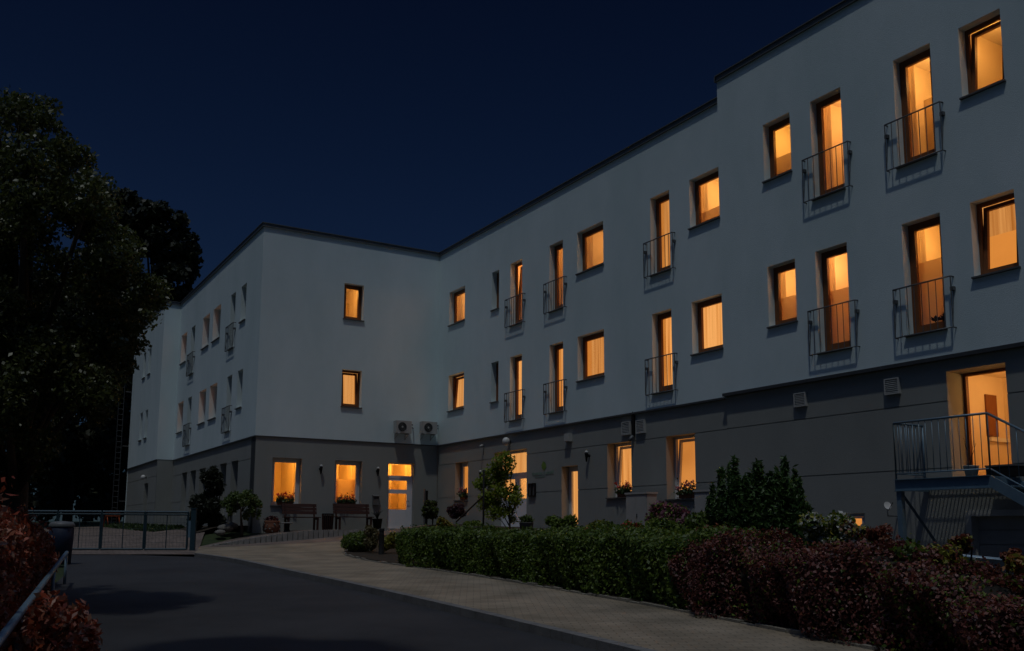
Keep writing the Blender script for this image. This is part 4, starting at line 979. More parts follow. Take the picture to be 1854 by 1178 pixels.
# ------------------------------------------------------------------ gate, rail, bollards, bin, ladder
gA, gB = gp(20, 997), gp(345, 997)
gv = gB-gA; gL = np.linalg.norm(gv); ga = math.atan2(gv[1], gv[0]); gz = float(ground(gB[0], gB[1]))
t = empty('sliding_gate', (gA[0], gA[1], gz), ga, 'dark teal steel sliding gate with mesh panels across the drive', 'gate')
H0, H1 = .05, 1.16; pw = (gL-.12)/4.5
n_p = 4; pw = (gL-.1)/n_p
for k in range(n_p):
    a, b = k*pw+.02, (k+1)*pw-.02; mb = MB()
    for p, q in (((a, 0, H0), (a, 0, H1)), ((b, 0, H0), (b, 0, H1)), ((a, 0, H0), (b, 0, H0)), ((a, 0, H1), (b, 0, H1)), ((a, 0, H1-.075), (b, 0, H1-.075))): mb.bar(p, q, .045)
    mb.bar(((a+b)/2, 0, H0), ((a+b)/2, 0, H1-.075), .022)
    mb.build('frame', M['gate'], t)
    mb = MB(); n = int((b-a)/.10)
    for i in range(1, n): mb.tube([(a+(b-a)*i/n, 0, H0), (a+(b-a)*i/n, 0, H1-.075)], .0025, 4, cap=False)
    for z in np.arange(H0+.2, H1-.15, .2): mb.tube([(a, .004, z), (b, .004, z)], .003, 4, cap=False)
    mb.build('mesh', M['gate'], t)
t = empty('gate_post', (gB[0]+.05*math.cos(ga), gB[1]+.05*math.sin(ga), gz-.1), ga, 'thick teal square post at the right end of the gate', 'post')
mb = MB(); mb.box((-.07, -.07, 0), (.07, .07, 1.36)); mb.box((-.085, -.085, 1.36), (.085, .085, 1.385)); mb.build('shaft', M['gate'], t)
mb = MB(); mb.box((-.14, -.05, .5), (-.075, .05, 1.0)); mb.build('catch', M['blue_steel'], t)
# low guard rail along the left verge
r0, r1 = at(6, 1150, 7.0), at(121, 1000, 17.0)
t = empty('guard_rail', (r0[0], r0[1], float(base_z(r0[0], r0[1]))), 0, 'low blue grey pipe rail running along the red hedge', 'railing')
o = np.array(t.location); e0 = r0-(r1-r0)*.5
mb = MB(); mb.tube([e0-o, r0-o, r1-o], .034, 10); mb.build('pipe', M['blue_steel'], t)
for f in (-.4, .12, .62, .99):
    p = r0+(r1-r0)*f; zb = float(base_z(p[0], p[1]))-.1; mb = MB(); mb.tube([(p[0]-o[0], p[1]-o[1], zb-o[2]), (p[0]-o[0], p[1]-o[1], p[2]-o[2]-.03)], .026, 8); mb.build('post', M['blue_steel'], t)
# wheeled/round bin near the gate
b0 = at(110, 985, 22.0); zb = float(base_z(b0[0], b0[1])); t = empty('waste_bin', (b0[0], b0[1], zb), 0, 'dark blue waste bin with pale lid beyond the red hedge', 'waste bin')
mb = MB(); mb.lathe([(0, 0), (.24, 0), (.27, .62), (.27, .86), (.24, .88), (0, .88)], 20); mb.build('body', M['bin'], t)
mb = MB(); mb.lathe([(.285, .885), (.29, .93), (.24, .99), (.0, 1.02)], 20); mb.build('lid', M['sill'], t)
def bollard(px, py, D, h, label, r=.075):
    p = at(px, py, D); z = float(ground(p[0], p[1]))
    t = empty('bollard', (p[0], p[1], z), 0, label, 'bollard lamp')
    mb = MB(); mb.lathe([(r*1.3, -.1), (r*1.3, .02), (r, .03), (r, h-.16)], 20); mb.build('shaft', M['black'], t)
    mb = MB(); mb.lathe([(r*.85, h-.16), (r*.85, h-.07)], 20); mb.build('lens', M['room'], t)
    mb = MB(); mb.lathe([(r, h-.07), (r, h-.005), (r*.9, h), (0, h+.003)], 20); mb.build('cap', M['black'], t)
bollard(690, 1012, 24.6, .80, 'black cylindrical bollard lamp standing before the hedge end', .072)
p = gp(897, 1047); z = float(ground(*p)); t = empty('garden_lamp', (p[0], p[1], z), 0, 'slender garden stake lamp with pale head before the green hedge', 'garden lamp')
mb = MB(); mb.tube([(0, 0, -.1), (0, 0, .74)], .011, 6); mb.build('stake', M['black'], t)
mb = MB(); mb.lathe([(.012, .68), (.035, .74), (.04, .82), (.0, .86)], 12); mb.build('head', M['pale'], t)
# roof ladder at the far end of the building
q0 = at(217, 950, 53.0); t = empty('roof_ladder', (-8.25, yLP+.1, -.1), 0, 'tall narrow steel ladder climbing beyond the far building end', 'ladder')
mb = MB()
for x in (-.13, .13): mb.box((x-.016, -.03, 0), (x+.016, .03, 8.4))
mb.build('stile', M['dark'], t)
mb = MB()
for k in range(27): mb.tube([(-.115, 0, .25+k*.3), (.115, 0, .25+k*.3)], .012, 5)
mb.build('rungs', M['dark'], t)
mb = MB()
for z in (1.5, 4.5, 7.5): mb.box((.2, -.025, z), (.52, .025, z+.05))
mb.build('bracket', M['sill'], t)
o_ = FLPg.p(-28.2*S, -.35); t = empty('barrier_stand', (-8.6, 20.6, float(ground(-8.6, 20.6))), .5, 'small orange A-frame stand by the far side door', 'barrier')
mb = MB()
for x in (-.35, .35):
    mb = MB(); mb.tube([(x, -.22, 0), (x, 0, .8), (x, .22, 0)], .035, 6); mb.build('leg', M['orange'], t)
mb = MB(); mb.box((-.42, -.10, .55), (.42, -.06, .85)); mb.build('board', M['orange'], t)

# ------------------------------------------------------------------ steel platform with stairs at the side door
def platform():
    zf = zu(.80)-.02
    def onz(px, py, z): d = ray(px, py); t = (z-CAM[2])/d[2]; return CAM+t*d
    fl = onz(1620, 868.5, zf)
    x0 = fl[0]; yl = fl[1]; xw = -.02; dr = ray(1785, 745); yr = CAM[1]+dr[1]*(x0-CAM[0])/dr[0]        # yl: left end, yr: where stairs begin
    t = empty('steel_platform', (xw, yl, -1.5), 0, 'blue grey steel platform with railing and stairs at the lit side door', 'stairs')
    o = np.array(t.location); X = lambda p: (p[0]-o[0], p[1]-o[1], p[2]-o[2])
    def bx(mb, lo, hi): mb.box(lo, hi, 0, X)
    mb = MB()
    bx(mb, (x0, yr, zf-.20), (x0+.05, yl, zf-.01)); bx(mb, (x0-.04, yr, zf-.215), (x0+.07, yl, zf-.202)); bx(mb, (x0-.04, yr, zf-.009), (x0+.07, yl, zf+.003))
    bx(mb, (x0+.052, yl-.06, zf-.2), (xw, yl, zf-.01)); bx(mb, (x0+.052, yr, zf-.2), (xw, yr+.05, zf-.01))
    mb.build('beam', M['blue_steel'], t)
    mb = MB(); y = yr+.06
    while y < yl-.07: bx(mb, (x0+.06, y, zf-.045), (xw, y+.012, zf-.002)); y += .075
    x = x0+.09
    while x < xw-.02: bx(mb, (x, yr+.055, zf-.03), (x+.010, yl-.065, zf-.006)); x += .11
    mb.build('grating', M['blue_steel'], t)
    for yy in (yl-.07, yr-1.2):
        mb = MB(); bx(mb, (x0+.0, yy-.05, -2.0), (x0+.10, yy+.05, zf-.217)); bx(mb, (x0-.02, yy-.07, zf-.3), (x0+.12, yy+.07, zf-.25)) if False else None; mb.build('post', M['blue_steel'], t)
    mb = MB(); mb.bar(X((x0+.05, yl-.1, zf-.25)), X((xw, yl-.1, zf-1.1)), .05); mb.build('brace', M['blue_steel'], t)
    hr = 1.05
    def rail(pts, n):
        P = [np.array(X(p)) for p in pts]; mb = MB()
        mb.tube([p+np.array([0, 0, hr]) for p in P], .021, 8); mb.tube([p+np.array([0, 0, .11]) for p in P], .014, 6)
        for a, b, k in zip(P[:-1], P[1:], n):
            for i in range(k+1):
                q = a+(b-a)*i/k; r = .018 if i in (0, k) else .008; mb.tube([q+np.array([0, 0, .0 if i in (0, k) else .11]), q+np.array([0, 0, hr])], r, 6)
        return mb.build('railing', M['blue_steel'], t)
    run = 2.6; dz = -1.55
    rail([(x0+.02, yl-.02, zf), (x0+.02, yr, zf)], [14]); rail([(x0+.02, yr, zf), (x0+.02, yr-run, zf+dz)], [16]); rail([(xw-.06, yl-.02, zf), (x0+.02, yl-.02, zf)], [8])
    mb = MB()
    for xx in (x0, xw-.25):
        mb.hexa([X(p) for p in ((xx, yr, zf-.21), (xx+.045, yr, zf-.21), (xx+.045, yr-run, zf+dz-.21), (xx, yr-run, zf+dz-.21), (xx, yr, zf), (xx+.045, yr, zf), (xx+.045, yr-run, zf+dz), (xx, yr-run, zf+dz))])
    mb.build('stringer', M['blue_steel'], t)
    for k in range(1, 9):
        f = k/9; mb = MB(); bx(mb, (x0+.05, yr-run*f-.02, zf+dz*f-.03), (xw-.26, yr-run*f+.24, zf+dz*f)); mb.build('step', M['blue_steel'], t)
    # things standing on the platform
    b = empty('plant_pot', (xw-.35, yl-1.15, zf), 0, 'white pot standing on the steel platform by the wall', 'plant pot')
    m2 = MB(); m2.lathe([(0, 0), (.09, 0), (.13, .2), (.14, .22), (.11, .22), (0, .18)], 16); m2.build('pot', M['pale'], b)
    m2 = MB()
    for k in range(7): a = k*.9; m2.tube([(0, 0, .18), (.03*math.cos(a), .03*math.sin(a), .4), (.10*math.cos(a), .10*math.sin(a), .62+.05*(k % 3))], [.006, .005, .002], 4)
    m2.build('plant', M['twig'], b)
    c = empty('storage_box', (xw-.3, yl-1.75, zf), 0, 'dark low box on the steel platform left of the lit doorway', 'box')
    m2 = MB(); m2.box((-.16, -.26, 0), (.16, .26, .17)); m2.build('tub', M['black'], c); m2 = MB(); m2.box((-.17, -.27, .172), (.17, .27, .2)); m2.build('lid', M['sill'], c)
    return x0, yl, yr, zf
PX0, PYL, PYR, PZF = platform()
t = empty('satellite_dish', (-.02, -uat(1608, 915, -.28)[0], uat(1608, 915, -.28)[1]-.12), 0, 'small white satellite dish beside the steel platform post', 'satellite dish')
mb = MB(); ax = Vector((-.35, -.9, .3)).normalized(); a_ = ax.cross(Vector((0, 0, 1))).normalized(); b_ = ax.cross(a_); c0 = Vector((-.28, 0, .12)); i0 = len(mb.v); nr, ns = 5, 20
for k in range(nr+1):
    for j in range(ns):
        r = .075*k/nr+.001; th = 2*math.pi*j/ns; mb.v.append(tuple(c0+a_*r*math.cos(th)+b_*r*math.sin(th)+ax*(1.4*r*r)))
for k in range(nr):
    for j in range(ns): A = i0+k*ns+j; B = i0+k*ns+(j+1) % ns; mb.f.append((A, B, B+ns, A+ns)); mb.m.append(0); mb.sm.append(True)
mb.build('reflector', M['plastic'], t)
mb = MB(); mb.tube([c0-ax*.02, c0-Vector((0, 0, .2)), (0, 0, -.08)], .014, 6); mb.tube([c0-b_*.1*-1, c0+ax*.2], .008, 5); mb.build('arm', M['iron'], t)
# wheelbarrow behind the hedge
wb = at(1772, 1004, 13.6); zg = float(ground(wb[0], wb[1])); t = empty('wheelbarrow', (wb[0], wb[1], zg), -1.1, 'pale blue metal wheelbarrow showing over the dark hedge below the stairs', 'wheelbarrow')
hh = wb[2]-zg
mb = MB(); A = [(-.45, -.3, hh), (.5, -.22, hh-.08), (.5, .22, hh-.08), (-.45, .3, hh)]; B = [(-.25, -.18, hh-.3), (.25, -.14, hh-.3), (.25, .14, hh-.3), (-.25, .18, hh-.3)]
for k in range(4): mb.poly([A[k], A[(k+1) % 4], B[(k+1) % 4], B[k]])
mb.poly(B); mb.tube(A+[A[0]], .016, 6); mb.build('tray', M['barrow'], t)
mb = MB()
for s in (-1, 1): mb.tube([(.62, s*.06, hh-.45), (.0, s*.2, hh-.33), (-.5, s*.27, hh-.12), (-.95, s*.28, hh+.12)], .018, 6); mb.tube([(-.3, s*.24, hh-.22), (-.35, s*.25, 0)], .015, 6)
mb.build('frame', M['barrow'], t)
mb = MB(); mb.tube([(.62+.18*math.cos(a), 0, hh-.45+.18*math.sin(a)) for a in np.linspace(0, 2*math.pi, 21)], .04, 8, cap=False); mb.tube([(.62, -.07, hh-.45), (.62, .07, hh-.45)], .05, 8); mb.build('wheel', M['black'], t)

# ------------------------------------------------------------------ vegetation
L_green = leaf_mat('hedge_leaves', [(.055, .105, .011), (.095, .16, .016), (.14, .205, .024), (.22, .29, .045)], trans=.42)
L_barb = leaf_mat('barberry_leaves', [(.03, .012, .010), (.085, .022, .018), (.15, .04, .032), (.27, .12, .10)])
L_barbt = leaf_mat('barberry_young_leaves', [(.16, .035, .02), (.22, .055, .03), (.18, .08, .03)])
L_photo = leaf_mat('photinia_leaves', [(.18, .032, .012), (.34, .058, .021), (.43, .10, .038), (.42, .23, .16), (.13, .06, .025)])
L_tree = leaf_mat('tree_leaves', [(.034, .046, .009), (.058, .072, .015), (.08, .096, .022), (.12, .125, .045)], rough=.42, trans=.4)
L_dark = leaf_mat('dark_tree_leaves', [(.012, .017, .007), (.022, .028, .012), (.034, .040, .016)])
L_jun = leaf_mat('juniper_needles', [(.03, .075, .015), (.05, .11, .022), (.085, .155, .035)])
L_yel = leaf_mat('yellow_green_leaves', [(.16, .18, .016), (.24, .24, .025), (.31, .25, .03)])
L_lime = leaf_mat('fresh_green_leaves', [(.05, .085, .012), (.08, .12, .02), (.11, .15, .03)])
L_orange = leaf_mat('orange_leaves', [(.22, .10, .015), (.32, .16, .02), (.25, .06, .02)])
L_white = leaf_mat('white_petals', [(.45, .45, .40), (.6, .6, .55)], .6, .3)
L_purple = leaf_mat('smoky_purple_leaves', [(.07, .03, .035), (.10, .045, .05), (.06, .02, .025)])
L_mauve = leaf_mat('mauve_petals', [(.16, .05, .08), (.22, .08, .12), (.14, .06, .08)])
# clipped green hedge along the pavement edge
def offset(pts, d):
    P = resample(pts, 40); T = np.gradient(P, axis=0); T /= np.linalg.norm(T, axis=1)[:, None]; return P+np.stack([-T[:, 1], T[:, 0]], 1)*d
gb = lambda x, y: ground(x, y)+.10
GE = [gp(716, 1023, .10), gp(850, 1040, .10), gp(1000, 1066, .10), gp(1232, 1106, .10)]
GE = offset(smooth(GE, 2), .78)
topg = lambda s: -.05+.03*np.sin(s*1.1)+.02*np.sin(s*3.7+1)
P, N_, s_, v_ = hedge_points(GE, 78000, .66, topg, gb, .09, seed=5)
ix2 = RNG.choice(np.where(v_ > .85)[0], 520); P5 = np.repeat(P[ix2], 7, 0)+np.stack([RNG.normal(0, .035, 520*7), RNG.normal(0, .035, 520*7), np.tile(np.linspace(0, .13, 7), 520)*RNG.uniform(.2, 1, 520).repeat(7)], 1)
P = np.concatenate([P, P5]); N_ = np.concatenate([N_, np.zeros_like(P5)]); v_ = np.concatenate([v_, np.ones(len(P5))])
o = leaf_mesh('hedge', P, .040, [L_green, L_lime, M['twig']], None, (RNG.random(len(P)) < .10+.25*(v_ > .85)).astype(int), 1.5, hedge_core(GE, .6, topg, gb), N=N_*.7)
tag(o, 'long clipped dark green hedge along the pavement edge', 'hedge')
# dark red barberry hedge, nearest the camera on the right
BE = offset(smooth([gp(1240, 1107, .10), gp(1400, 1139, .10), gp(1560, 1171, .10), gp(1560, 1171, .10)+bd*1.6, gp(1560, 1171, .10)+bd*3.2], 2), .72)
topb = lambda s: np.interp(s, [0, .8, 2.4, 3.4, 4.2, 5.2, 8], [-.28, -.18, -.21, -.36, -.52, -.60, -.64])+.06*np.sin(s*2.3+.5)+.05*np.sin(s*5.3)+.03*np.sin(s*11)
P, N_, s_, v_ = hedge_points(BE, 76000, .70, topb, gb, .17, seed=9)
ix = RNG.choice(np.where(v_ > .7)[0], 420); P4 = np.repeat(P[ix], 8, 0)+np.stack([RNG.normal(0, .03, 420*8), RNG.normal(0, .03, 420*8), np.tile(np.linspace(0, .12, 8), 420)*RNG.uniform(.3, 1, 420).repeat(8)], 1)
P = np.concatenate([P, P4]); N_ = np.concatenate([N_, np.zeros_like(P4)]); v_ = np.concatenate([v_, np.ones(len(P4))])
sg = np.concatenate([s_, s_[ix].repeat(8)]); rn = RNG.random(len(P)); gr = (RNG.random(len(P)) < .05+.42*np.exp(-((sg-3.9)/.55)**2)*(.5+.5*np.sin(v_*9+sg*4))+.22*np.exp(-((sg-1.2)/.3)**2))
o = leaf_mesh('hedge', P, .032, [L_barb, L_barbt, L_green, M['twig']], None, np.where(gr, 2, (rn < .06+.30*(v_ > .8)).astype(int)), 1.4, hedge_core(BE, .6, topb, gb), N=N_*.6)
tag(o, 'dense dark purple red barberry hedge at the right foreground', 'hedge')
def put(px, py, D):
    p = at(px, py, D); z = float(ground(p[0], p[1])); return (p[0], p[1], z+.1)
def hgt(py, D, loc): return at(927, py, D)[2]-loc[2]
# patches growing through the barberry
for px, py, D, r, label, mt, g in ((1398, 1030, 11.75, .15, 'small yellow green shoot growing through the barberry hedge', L_yel, None), (1440, 1105, 11.2, .12, 'low yellow flowering tuft at the foot of the barberry hedge', L_yel, None),
                                   (1650, 1075, 9.3, .26, 'olive green shrub sprouting out of the barberry hedge', L_lime, None), (1590, 1145, 9.75, .15, 'bright green fern tuft at the barberry hedge foot', L_lime, None), (1790, 1160, 8.6, .08, 'lime green tuft at the lower right corner', L_lime, None)):
    p = at(px, py, D); z = float(ground(p[0], p[1]))+.1; h = max(.12, p[2]-z)
    cl = [(random.gauss(0, .7)*r, random.gauss(0, .7)*r, max(.1, h+random.gauss(0, .7)*r), r*.5, r*.5, r*.5) for _ in range(9)]
    shrub('shrub', (p[0], p[1], z), cl, 700, .042, [mt, L_green], label, 'shrub', None, [.6, .4], core=False, shell=.9)
# low box hedge at the bed tip and yellow perennial
l = put(650, 1006, 26.0); cl = [(random.uniform(-.45, .45), random.uniform(-.3, .3), .22+random.uniform(0, .12), .26, .26, .22) for _ in range(9)]
shrub('shrub', l, cl, 7000, .05, [L_green, L_lime], 'low bright green box shrub at the rounded bed tip', 'shrub', None, [.5, .5])
l = put(673, 1004, 25.3); cl = [(random.uniform(-.12, .12), random.uniform(-.12, .12), .25+.35*random.random(), .13, .13, .17) for _ in range(6)]
shrub('perennial', l, cl, 1300, .05, [leaf_mat('dry_perennial', [(.13, .10, .04), (.17, .14, .06), (.10, .10, .03)])], 'straw coloured perennial left of the bollard', 'plant', core=False)
l = put(702, 1004, 25.2); cl = [(random.uniform(-.2, .2), random.uniform(-.12, .12), .2+.25*random.random(), .15, .15, .15) for _ in range(6)]
shrub('perennial', l, cl, 1400, .045, [L_yel], 'yellow green perennial right of the bollard', 'plant', core=False)
# juniper
def juniper():
    l = put(1372, 975, 16.2); cl = []; HJ = hgt(838, 16.2, l)/1.22
    q = 16.2/FPX; lo = CR[:2]/np.linalg.norm(CR[:2])
    for px, py in ((1322, 840), (1345, 876), (1371, 846), (1392, 866), (1428, 836), (1446, 880), (1300, 898), (1289, 930), (1456, 915), (1408, 896), (1333, 905), (1360, 890)):
        dx = (px-1372)*q; h = hgt(py, 16.2, l); dy = random.uniform(-.3, .3)
        for k in range(9):
            f = k/8; rr_ = .33*(1-.85*f)+.012; cl.append((lo[0]*dx*(.62+.38*f)-lo[1]*dy+random.uniform(-.04, .04), lo[1]*dx*(.62+.38*f)+lo[0]*dy+random.uniform(-.04, .04), .12+h*.93*f, rr_, rr_, .2))
        for k in range(4):
            f = random.uniform(.45, .9); a = random.uniform(0, 6.28); e = .17*(1.2-f); cl.append((lo[0]*dx*(.62+.38*f)-lo[1]*dy+e*math.cos(a), lo[1]*dx*(.62+.38*f)+lo[0]*dy+e*math.sin(a), h*f, .05, .05, .13))
    for k in range(46):
        px = random.uniform(1303, 1446); tp = np.interp(px, [1303, 1330, 1375, 1430, 1446], [915, 880, 872, 872, 900]); py = random.uniform(tp, 975); rr_ = random.uniform(.12, .2); dy = random.uniform(-.3, .3)
        cl.append((lo[0]*(px-1372)*q-lo[1]*dy, lo[1]*(px-1372)*q+lo[0]*dy, max(.1, hgt(py, 16.2, l)), rr_*.8, rr_*.8, rr_*1.3))
    for k in range(110):
        px = random.uniform(1284, 1458); tp = np.interp(px, [1290, 1322, 1345, 1371, 1400, 1428, 1458], [920, 850, 872, 855, 872, 846, 905]); py = random.uniform(tp-14, 940); dy = random.uniform(-.25, .25); sx_ = (px-1372)*q*1.06+random.uniform(-.05, .05)
        cl.append((lo[0]*sx_-lo[1]*dy, lo[1]*sx_+lo[0]*dy, max(.1, hgt(py, 16.2, l)), .03, .03, .19))
    shrub('juniper', l, cl, 76000, .042, [L_jun], 'tall dark juniper with ragged upright shoots before the grey wall', 'shrub', elong=3.0, shell=.6, core_s=.55)
juniper()
# young staked tree before the entrance
l = put(921, 960, 23.5); hT = hgt(818, 23.5, l)
lo = CR[:2]/np.linalg.norm(CR[:2]); cl = []
for (a, h, r) in ((-.72, .58, .17), (-.6, .80, .17), (-.7, .70, .18), (-.6, .5, .2), (-.42, .85, .2), (-.15, .80, .24), (-.4, .62, .24), (.1, .56, .22), (-.3, .42, .2), (.28, .6, .14), (-.05, .94, .13), (-.45, .55, .26), (-.25, .75, .30), (-.35, .92, .2), (-.55, .70, .22), (0, .62, .26), (.08, .45, .22), (-.12, .88, .2), (-.5, .42, .22), (.2, .66, .16), (.3, .52, .14), (-.25, .52, .26), (-.2, .98, .12), (.15, .36, .12), (-.62, .55, .14)):
    cl.append((lo[0]*a, lo[1]*a+random.uniform(-.25, .25), hT*h, r, r, r*.9))
tree('young_tree', l, .6, .028, cl, 5000, .052, leaf_mat('young_tree_leaves', [(.14, .20, .015), (.23, .30, .025), (.33, .39, .045)], trans=.5), 'young leafy tree with thin trunk before the entrance', core=False, lean=(lo[0]*.06, lo[1]*.06), shell=.95)
l = put(875, 958, 22.8); h = hgt(850, 22.8, l); t = empty('tree_stake', l, 0, 'tall dark stake with slanting prop beside the young tree', 'stake')
mb = MB(); mb.tube([(0, 0, -.2), (0, 0, h)], .024, 6); mb.build('pole', M['black'], t)
q = put(826, 946, 24.2); mb = MB(); mb.tube([(0, 0, hgt(897, 22.8, l)), (q[0]-l[0], q[1]-l[1], q[2]-l[2]+hgt(945, 24.2, q))], .02, 6); mb.build('prop', M['bark'], t)
# shrubs and flowers between hedge and facade
def ball(px, py_top, D, w, mats, label, frac=None, n=2600, ls=.05, h0=.0, name='shrub', cat='shrub', group=None, k=7, core=True, sq=.8):
    l = put(px, 960, D); H = max(.25, hgt(py_top, D, l)); cl = []
    for i in range(k):
        a = random.uniform(-1, 1)*w*.62; b = random.uniform(-1, 1)*w*.5; zz = H-.2*w-random.random()*min(H*.5, w); r = w*random.uniform(.32, .48)
        cl.append((lo[0]*a-lo[1]*b, lo[1]*a+lo[0]*b, min(zz, H-r*sq), r, r, r*sq))
    return shrub(name, l, cl, n, ls, mats, label, cat, group, frac, core)
ball(783, 906, 32.0, .42, [L_dark, L_green], 'dark green bush in the inner corner by the front door', [.6, .4], 2200)
ball(826, 912, 29.6, .32, [L_purple], 'smoky purple shrub below the first right wing window', None, 1300, .06, core=False)
ball(806, 935, 28.5, .30, [L_yel, L_orange], 'rusty yellow plant left of the purple shrub', [.8, .2], 900)
ball(1018, 932, 23.5, .42, [L_green], 'round dark green shrub below the narrow glazed door', None, 3600, .045)
ball(1064, 934, 22.0, .56, [L_yel, L_lime], 'golden yellow shrub right of the round green shrub', [.6, .4], 4200, .05)
ball(1108, 942, 20.6, .6, [L_green, L_lime], 'mid green leafy shrub behind the red flowers', [.6, .4], 4200, .05)
ball(1072, 955, 19.6, .24, [L_red, L_green], 'cluster of red flowers above the green hedge', [.55, .45], 1100, .045, name='flowering_plant', cat='flowers')
ball(1142, 943, 18.6, .3, [L_red, L_green], 'red flowers below the utility cabinet', [.4, .6], 1300, .045, name='flowering_plant', cat='flowers')
ball(1128, 955, 17.6, .34, [L_yel, L_lime], 'yellow green low shrub between the two red flower clusters', [.6, .4], 1500, .045)
ball(1212, 905, 18.2, .62, [L_mauve, L_pink, L_green], 'mauve flowering shrub before the second flower box window', [.5, .15, .35], 5200, .05)
ball(1228, 922, 16.6, .62, [L_green, L_lime], 'bushy green shrub below the mauve blooms', [.6, .4], 5600, .05)
ball(1172, 944, 17.2, .46, [L_green, L_yel], 'small leafy shrub left of the bushy green shrub', [.6, .4], 2800, .045)
ball(1288, 948, 15.0, .42, [L_barbt, L_green], 'reddish low shrub at the left foot of the juniper', [.5, .5], 2600, .04)
ball(1258, 955, 14.6, .3, [L_yel, L_barbt], 'yellow tinged tuft left of the reddish low shrub', [.6, .4], 1300, .04)
ball(1498, 925, 14.2, .46, [L_green, L_white, L_yel], 'green shrub dotted with white flowers beside the basement window', [.48, .32, .2], 4600, .046)
ball(1548, 940, 13.6, .34, [L_white, L_barbt, L_yel], 'pale flowering shrub glowing before the basement window', [.25, .4, .35], 1300, .042)
ball(1592, 945, 12.6, .2, [L_barbt], 'upright red leaved sprig left of the platform post', None, 500, .04, core=False)
ball(1668, 975, 11.6, .5, [L_yel, L_lime], 'yellow green shrub before the platform post', [.7, .3], 2600, .05)
ball(1738, 964, 12.0, .16, [L_barbt, L_yel], 'rust red shrub before the garage door frame', [.75, .25], 500, .045)
ball(1712, 980, 11.2, .42, [L_yel, L_barbt], 'golden shrub left of the wheelbarrow', [.7, .3], 1500, .045)
ball(1824, 984, 11.2, .17, [L_barbt, L_orange], 'red shrub right of the wheelbarrow', [.7, .3], 600, .045)
ball(1836, 1000, 9.6, .32, [L_orange, L_yel], 'glowing orange leaved shrub at the right edge', [.7, .3], 1300, .05)
ball(1772, 1008, 12.0, .20, [L_white, L_green], 'pale flowering tuft before the wheelbarrow', [.45, .55], 500, .045)
# planters near the entrance
l = put(856, 948, 26.5); t = empty('planter_box', l, .3, 'pale square stone planter left of the entrance', 'planter')
mb = MB(); mb.box((-.25, -.25, -.1), (.25, .25, .5)); mb.box((-.27, -.27, .5), (.27, .27, .54)); mb.build('box', M['stone'], t)
P, N_ = blob_points(700, [(0, 0, .58, .3, .25, .12)], .7); leaf_mesh('plant', P, .05, [L_green], t)
l = put(953, 955, 26.0); t = empty('plant_pot', l, 0, 'tall grey pot with fresh green plant right of the entrance', 'plant pot')
mb = MB(); mb.lathe([(0, -.1), (.14, -.1), (.2, .36), (.21, .38), (.17, .38), (0, .34)], 18); mb.build('pot', M['sill'], t)
P, N_ = blob_points(400, [(0, 0, .46, .2, .2, .12)], .8); leaf_mesh('plant', P, .05, [L_lime], t)
# stones, conifer and weeping tree by the left corner
def put0(px, py, D):
    p = at(px, py, D); return (p[0], p[1], float(ground(p[0], p[1]))+.1)
l = put0(378, 965, 32.6); H = hgt(858, 32.6, l); cl = []
for k in range(26):
    f = random.random(); rad = .60*(1-.8*max(0, f-.35)/.65)*(.75+.25*min(1, f*6)); a = random.uniform(0, 6.28); q = rad*math.sqrt(random.random())
    cl.append((q*math.cos(a), q*math.sin(a), .12+H*.93*f, .26*(1-.5*f), .26*(1-.5*f), .28))
for k in range(8): a = random.uniform(0, 6.28); cl.append((.3*math.cos(a), .3*math.sin(a), H*random.uniform(.75, 1), .08, .08, .2))
tree('conifer', l, .2, .07, cl, 15000, .06, L_dark, 'dense dark conifer right of the gate post', core=True, elong=2.4, shell=.6, limbs=4)
l = put0(436, 962, 31.2); H = hgt(886, 31.2, l); cl = []
for k in range(20):
    a = k*2.4; r = .18+.42*(k/20)**.6; cl.append((r*math.cos(a), r*math.sin(a), H*(.95-.32*(r/.6)**2)-.05, .17, .17, .13))
    if k % 2 == 0: cl.append((r*1.12*math.cos(a), r*1.12*math.sin(a), H*(.62-.22*random.random()), .09, .09, .2))
tree('weeping_tree', l, H*.6, .05, cl, 5200, .055, L_lime, 'small mushroom shaped weeping tree at the building corner', core=False, shell=.9, limbs=6)
for i, (px, py, D, r, lab) in enumerate(((408, 958, 31.2, .20, 'pale rounded garden stone left of the weeping tree trunk'), (420, 950, 31.6, .17, 'grey garden stone behind the pale rounded one'), (398, 963, 30.8, .14, 'small flat stone at the front of the corner bed'))):
    l = put0(px, py, D); mb = MB(); lump(mb, (0, 0, r*.45), (r*1.3, r, r*.7), 0, 12, 7, .12); o = mb.build('garden_stone', M['stone']); o.location = l; tag(o, lab, 'stone')
l = put0(416, 945, 32.4); t = empty('garden_ornament', l, .3, 'small pale garden lantern ornament beside the stones', 'ornament')
mb = MB(); mb.box((-.09, -.09, 0), (.09, .09, .1)); mb.box((-.06, -.06, .1), (-.03, -.03, .42)); mb.box((.03, .03, .1), (.06, .06, .42)); mb.box((-.06, .03, .1), (-.03, .06, .42)); mb.box((.03, -.06, .1), (.06, -.03, .42)); mb.build('body', M['stone'], t)
mb = MB(); mb.lathe([(.16, .42), (.13, .46), (.02, .56), (0, .56)], 4, 0, smooth=False); mb.build('cap', M['stone'], t)
# grass verge near the far wing
n = 5000; gx_ = RNG.uniform(-8.9, -7.75, n); gy_ = RNG.uniform(7, 22, n); P = np.stack([gx_, gy_, ground(gx_, gy_)+.04+.05*RNG.random(n)], 1)
o = leaf_mesh('grass_verge', P, .12, [leaf_mat('verge_grass', [(.03, .055, .01), (.05, .085, .018)])], None, None, 2.2); tag(o, 'strip of short grass along the far wing', 'grass', None, 'stuff')

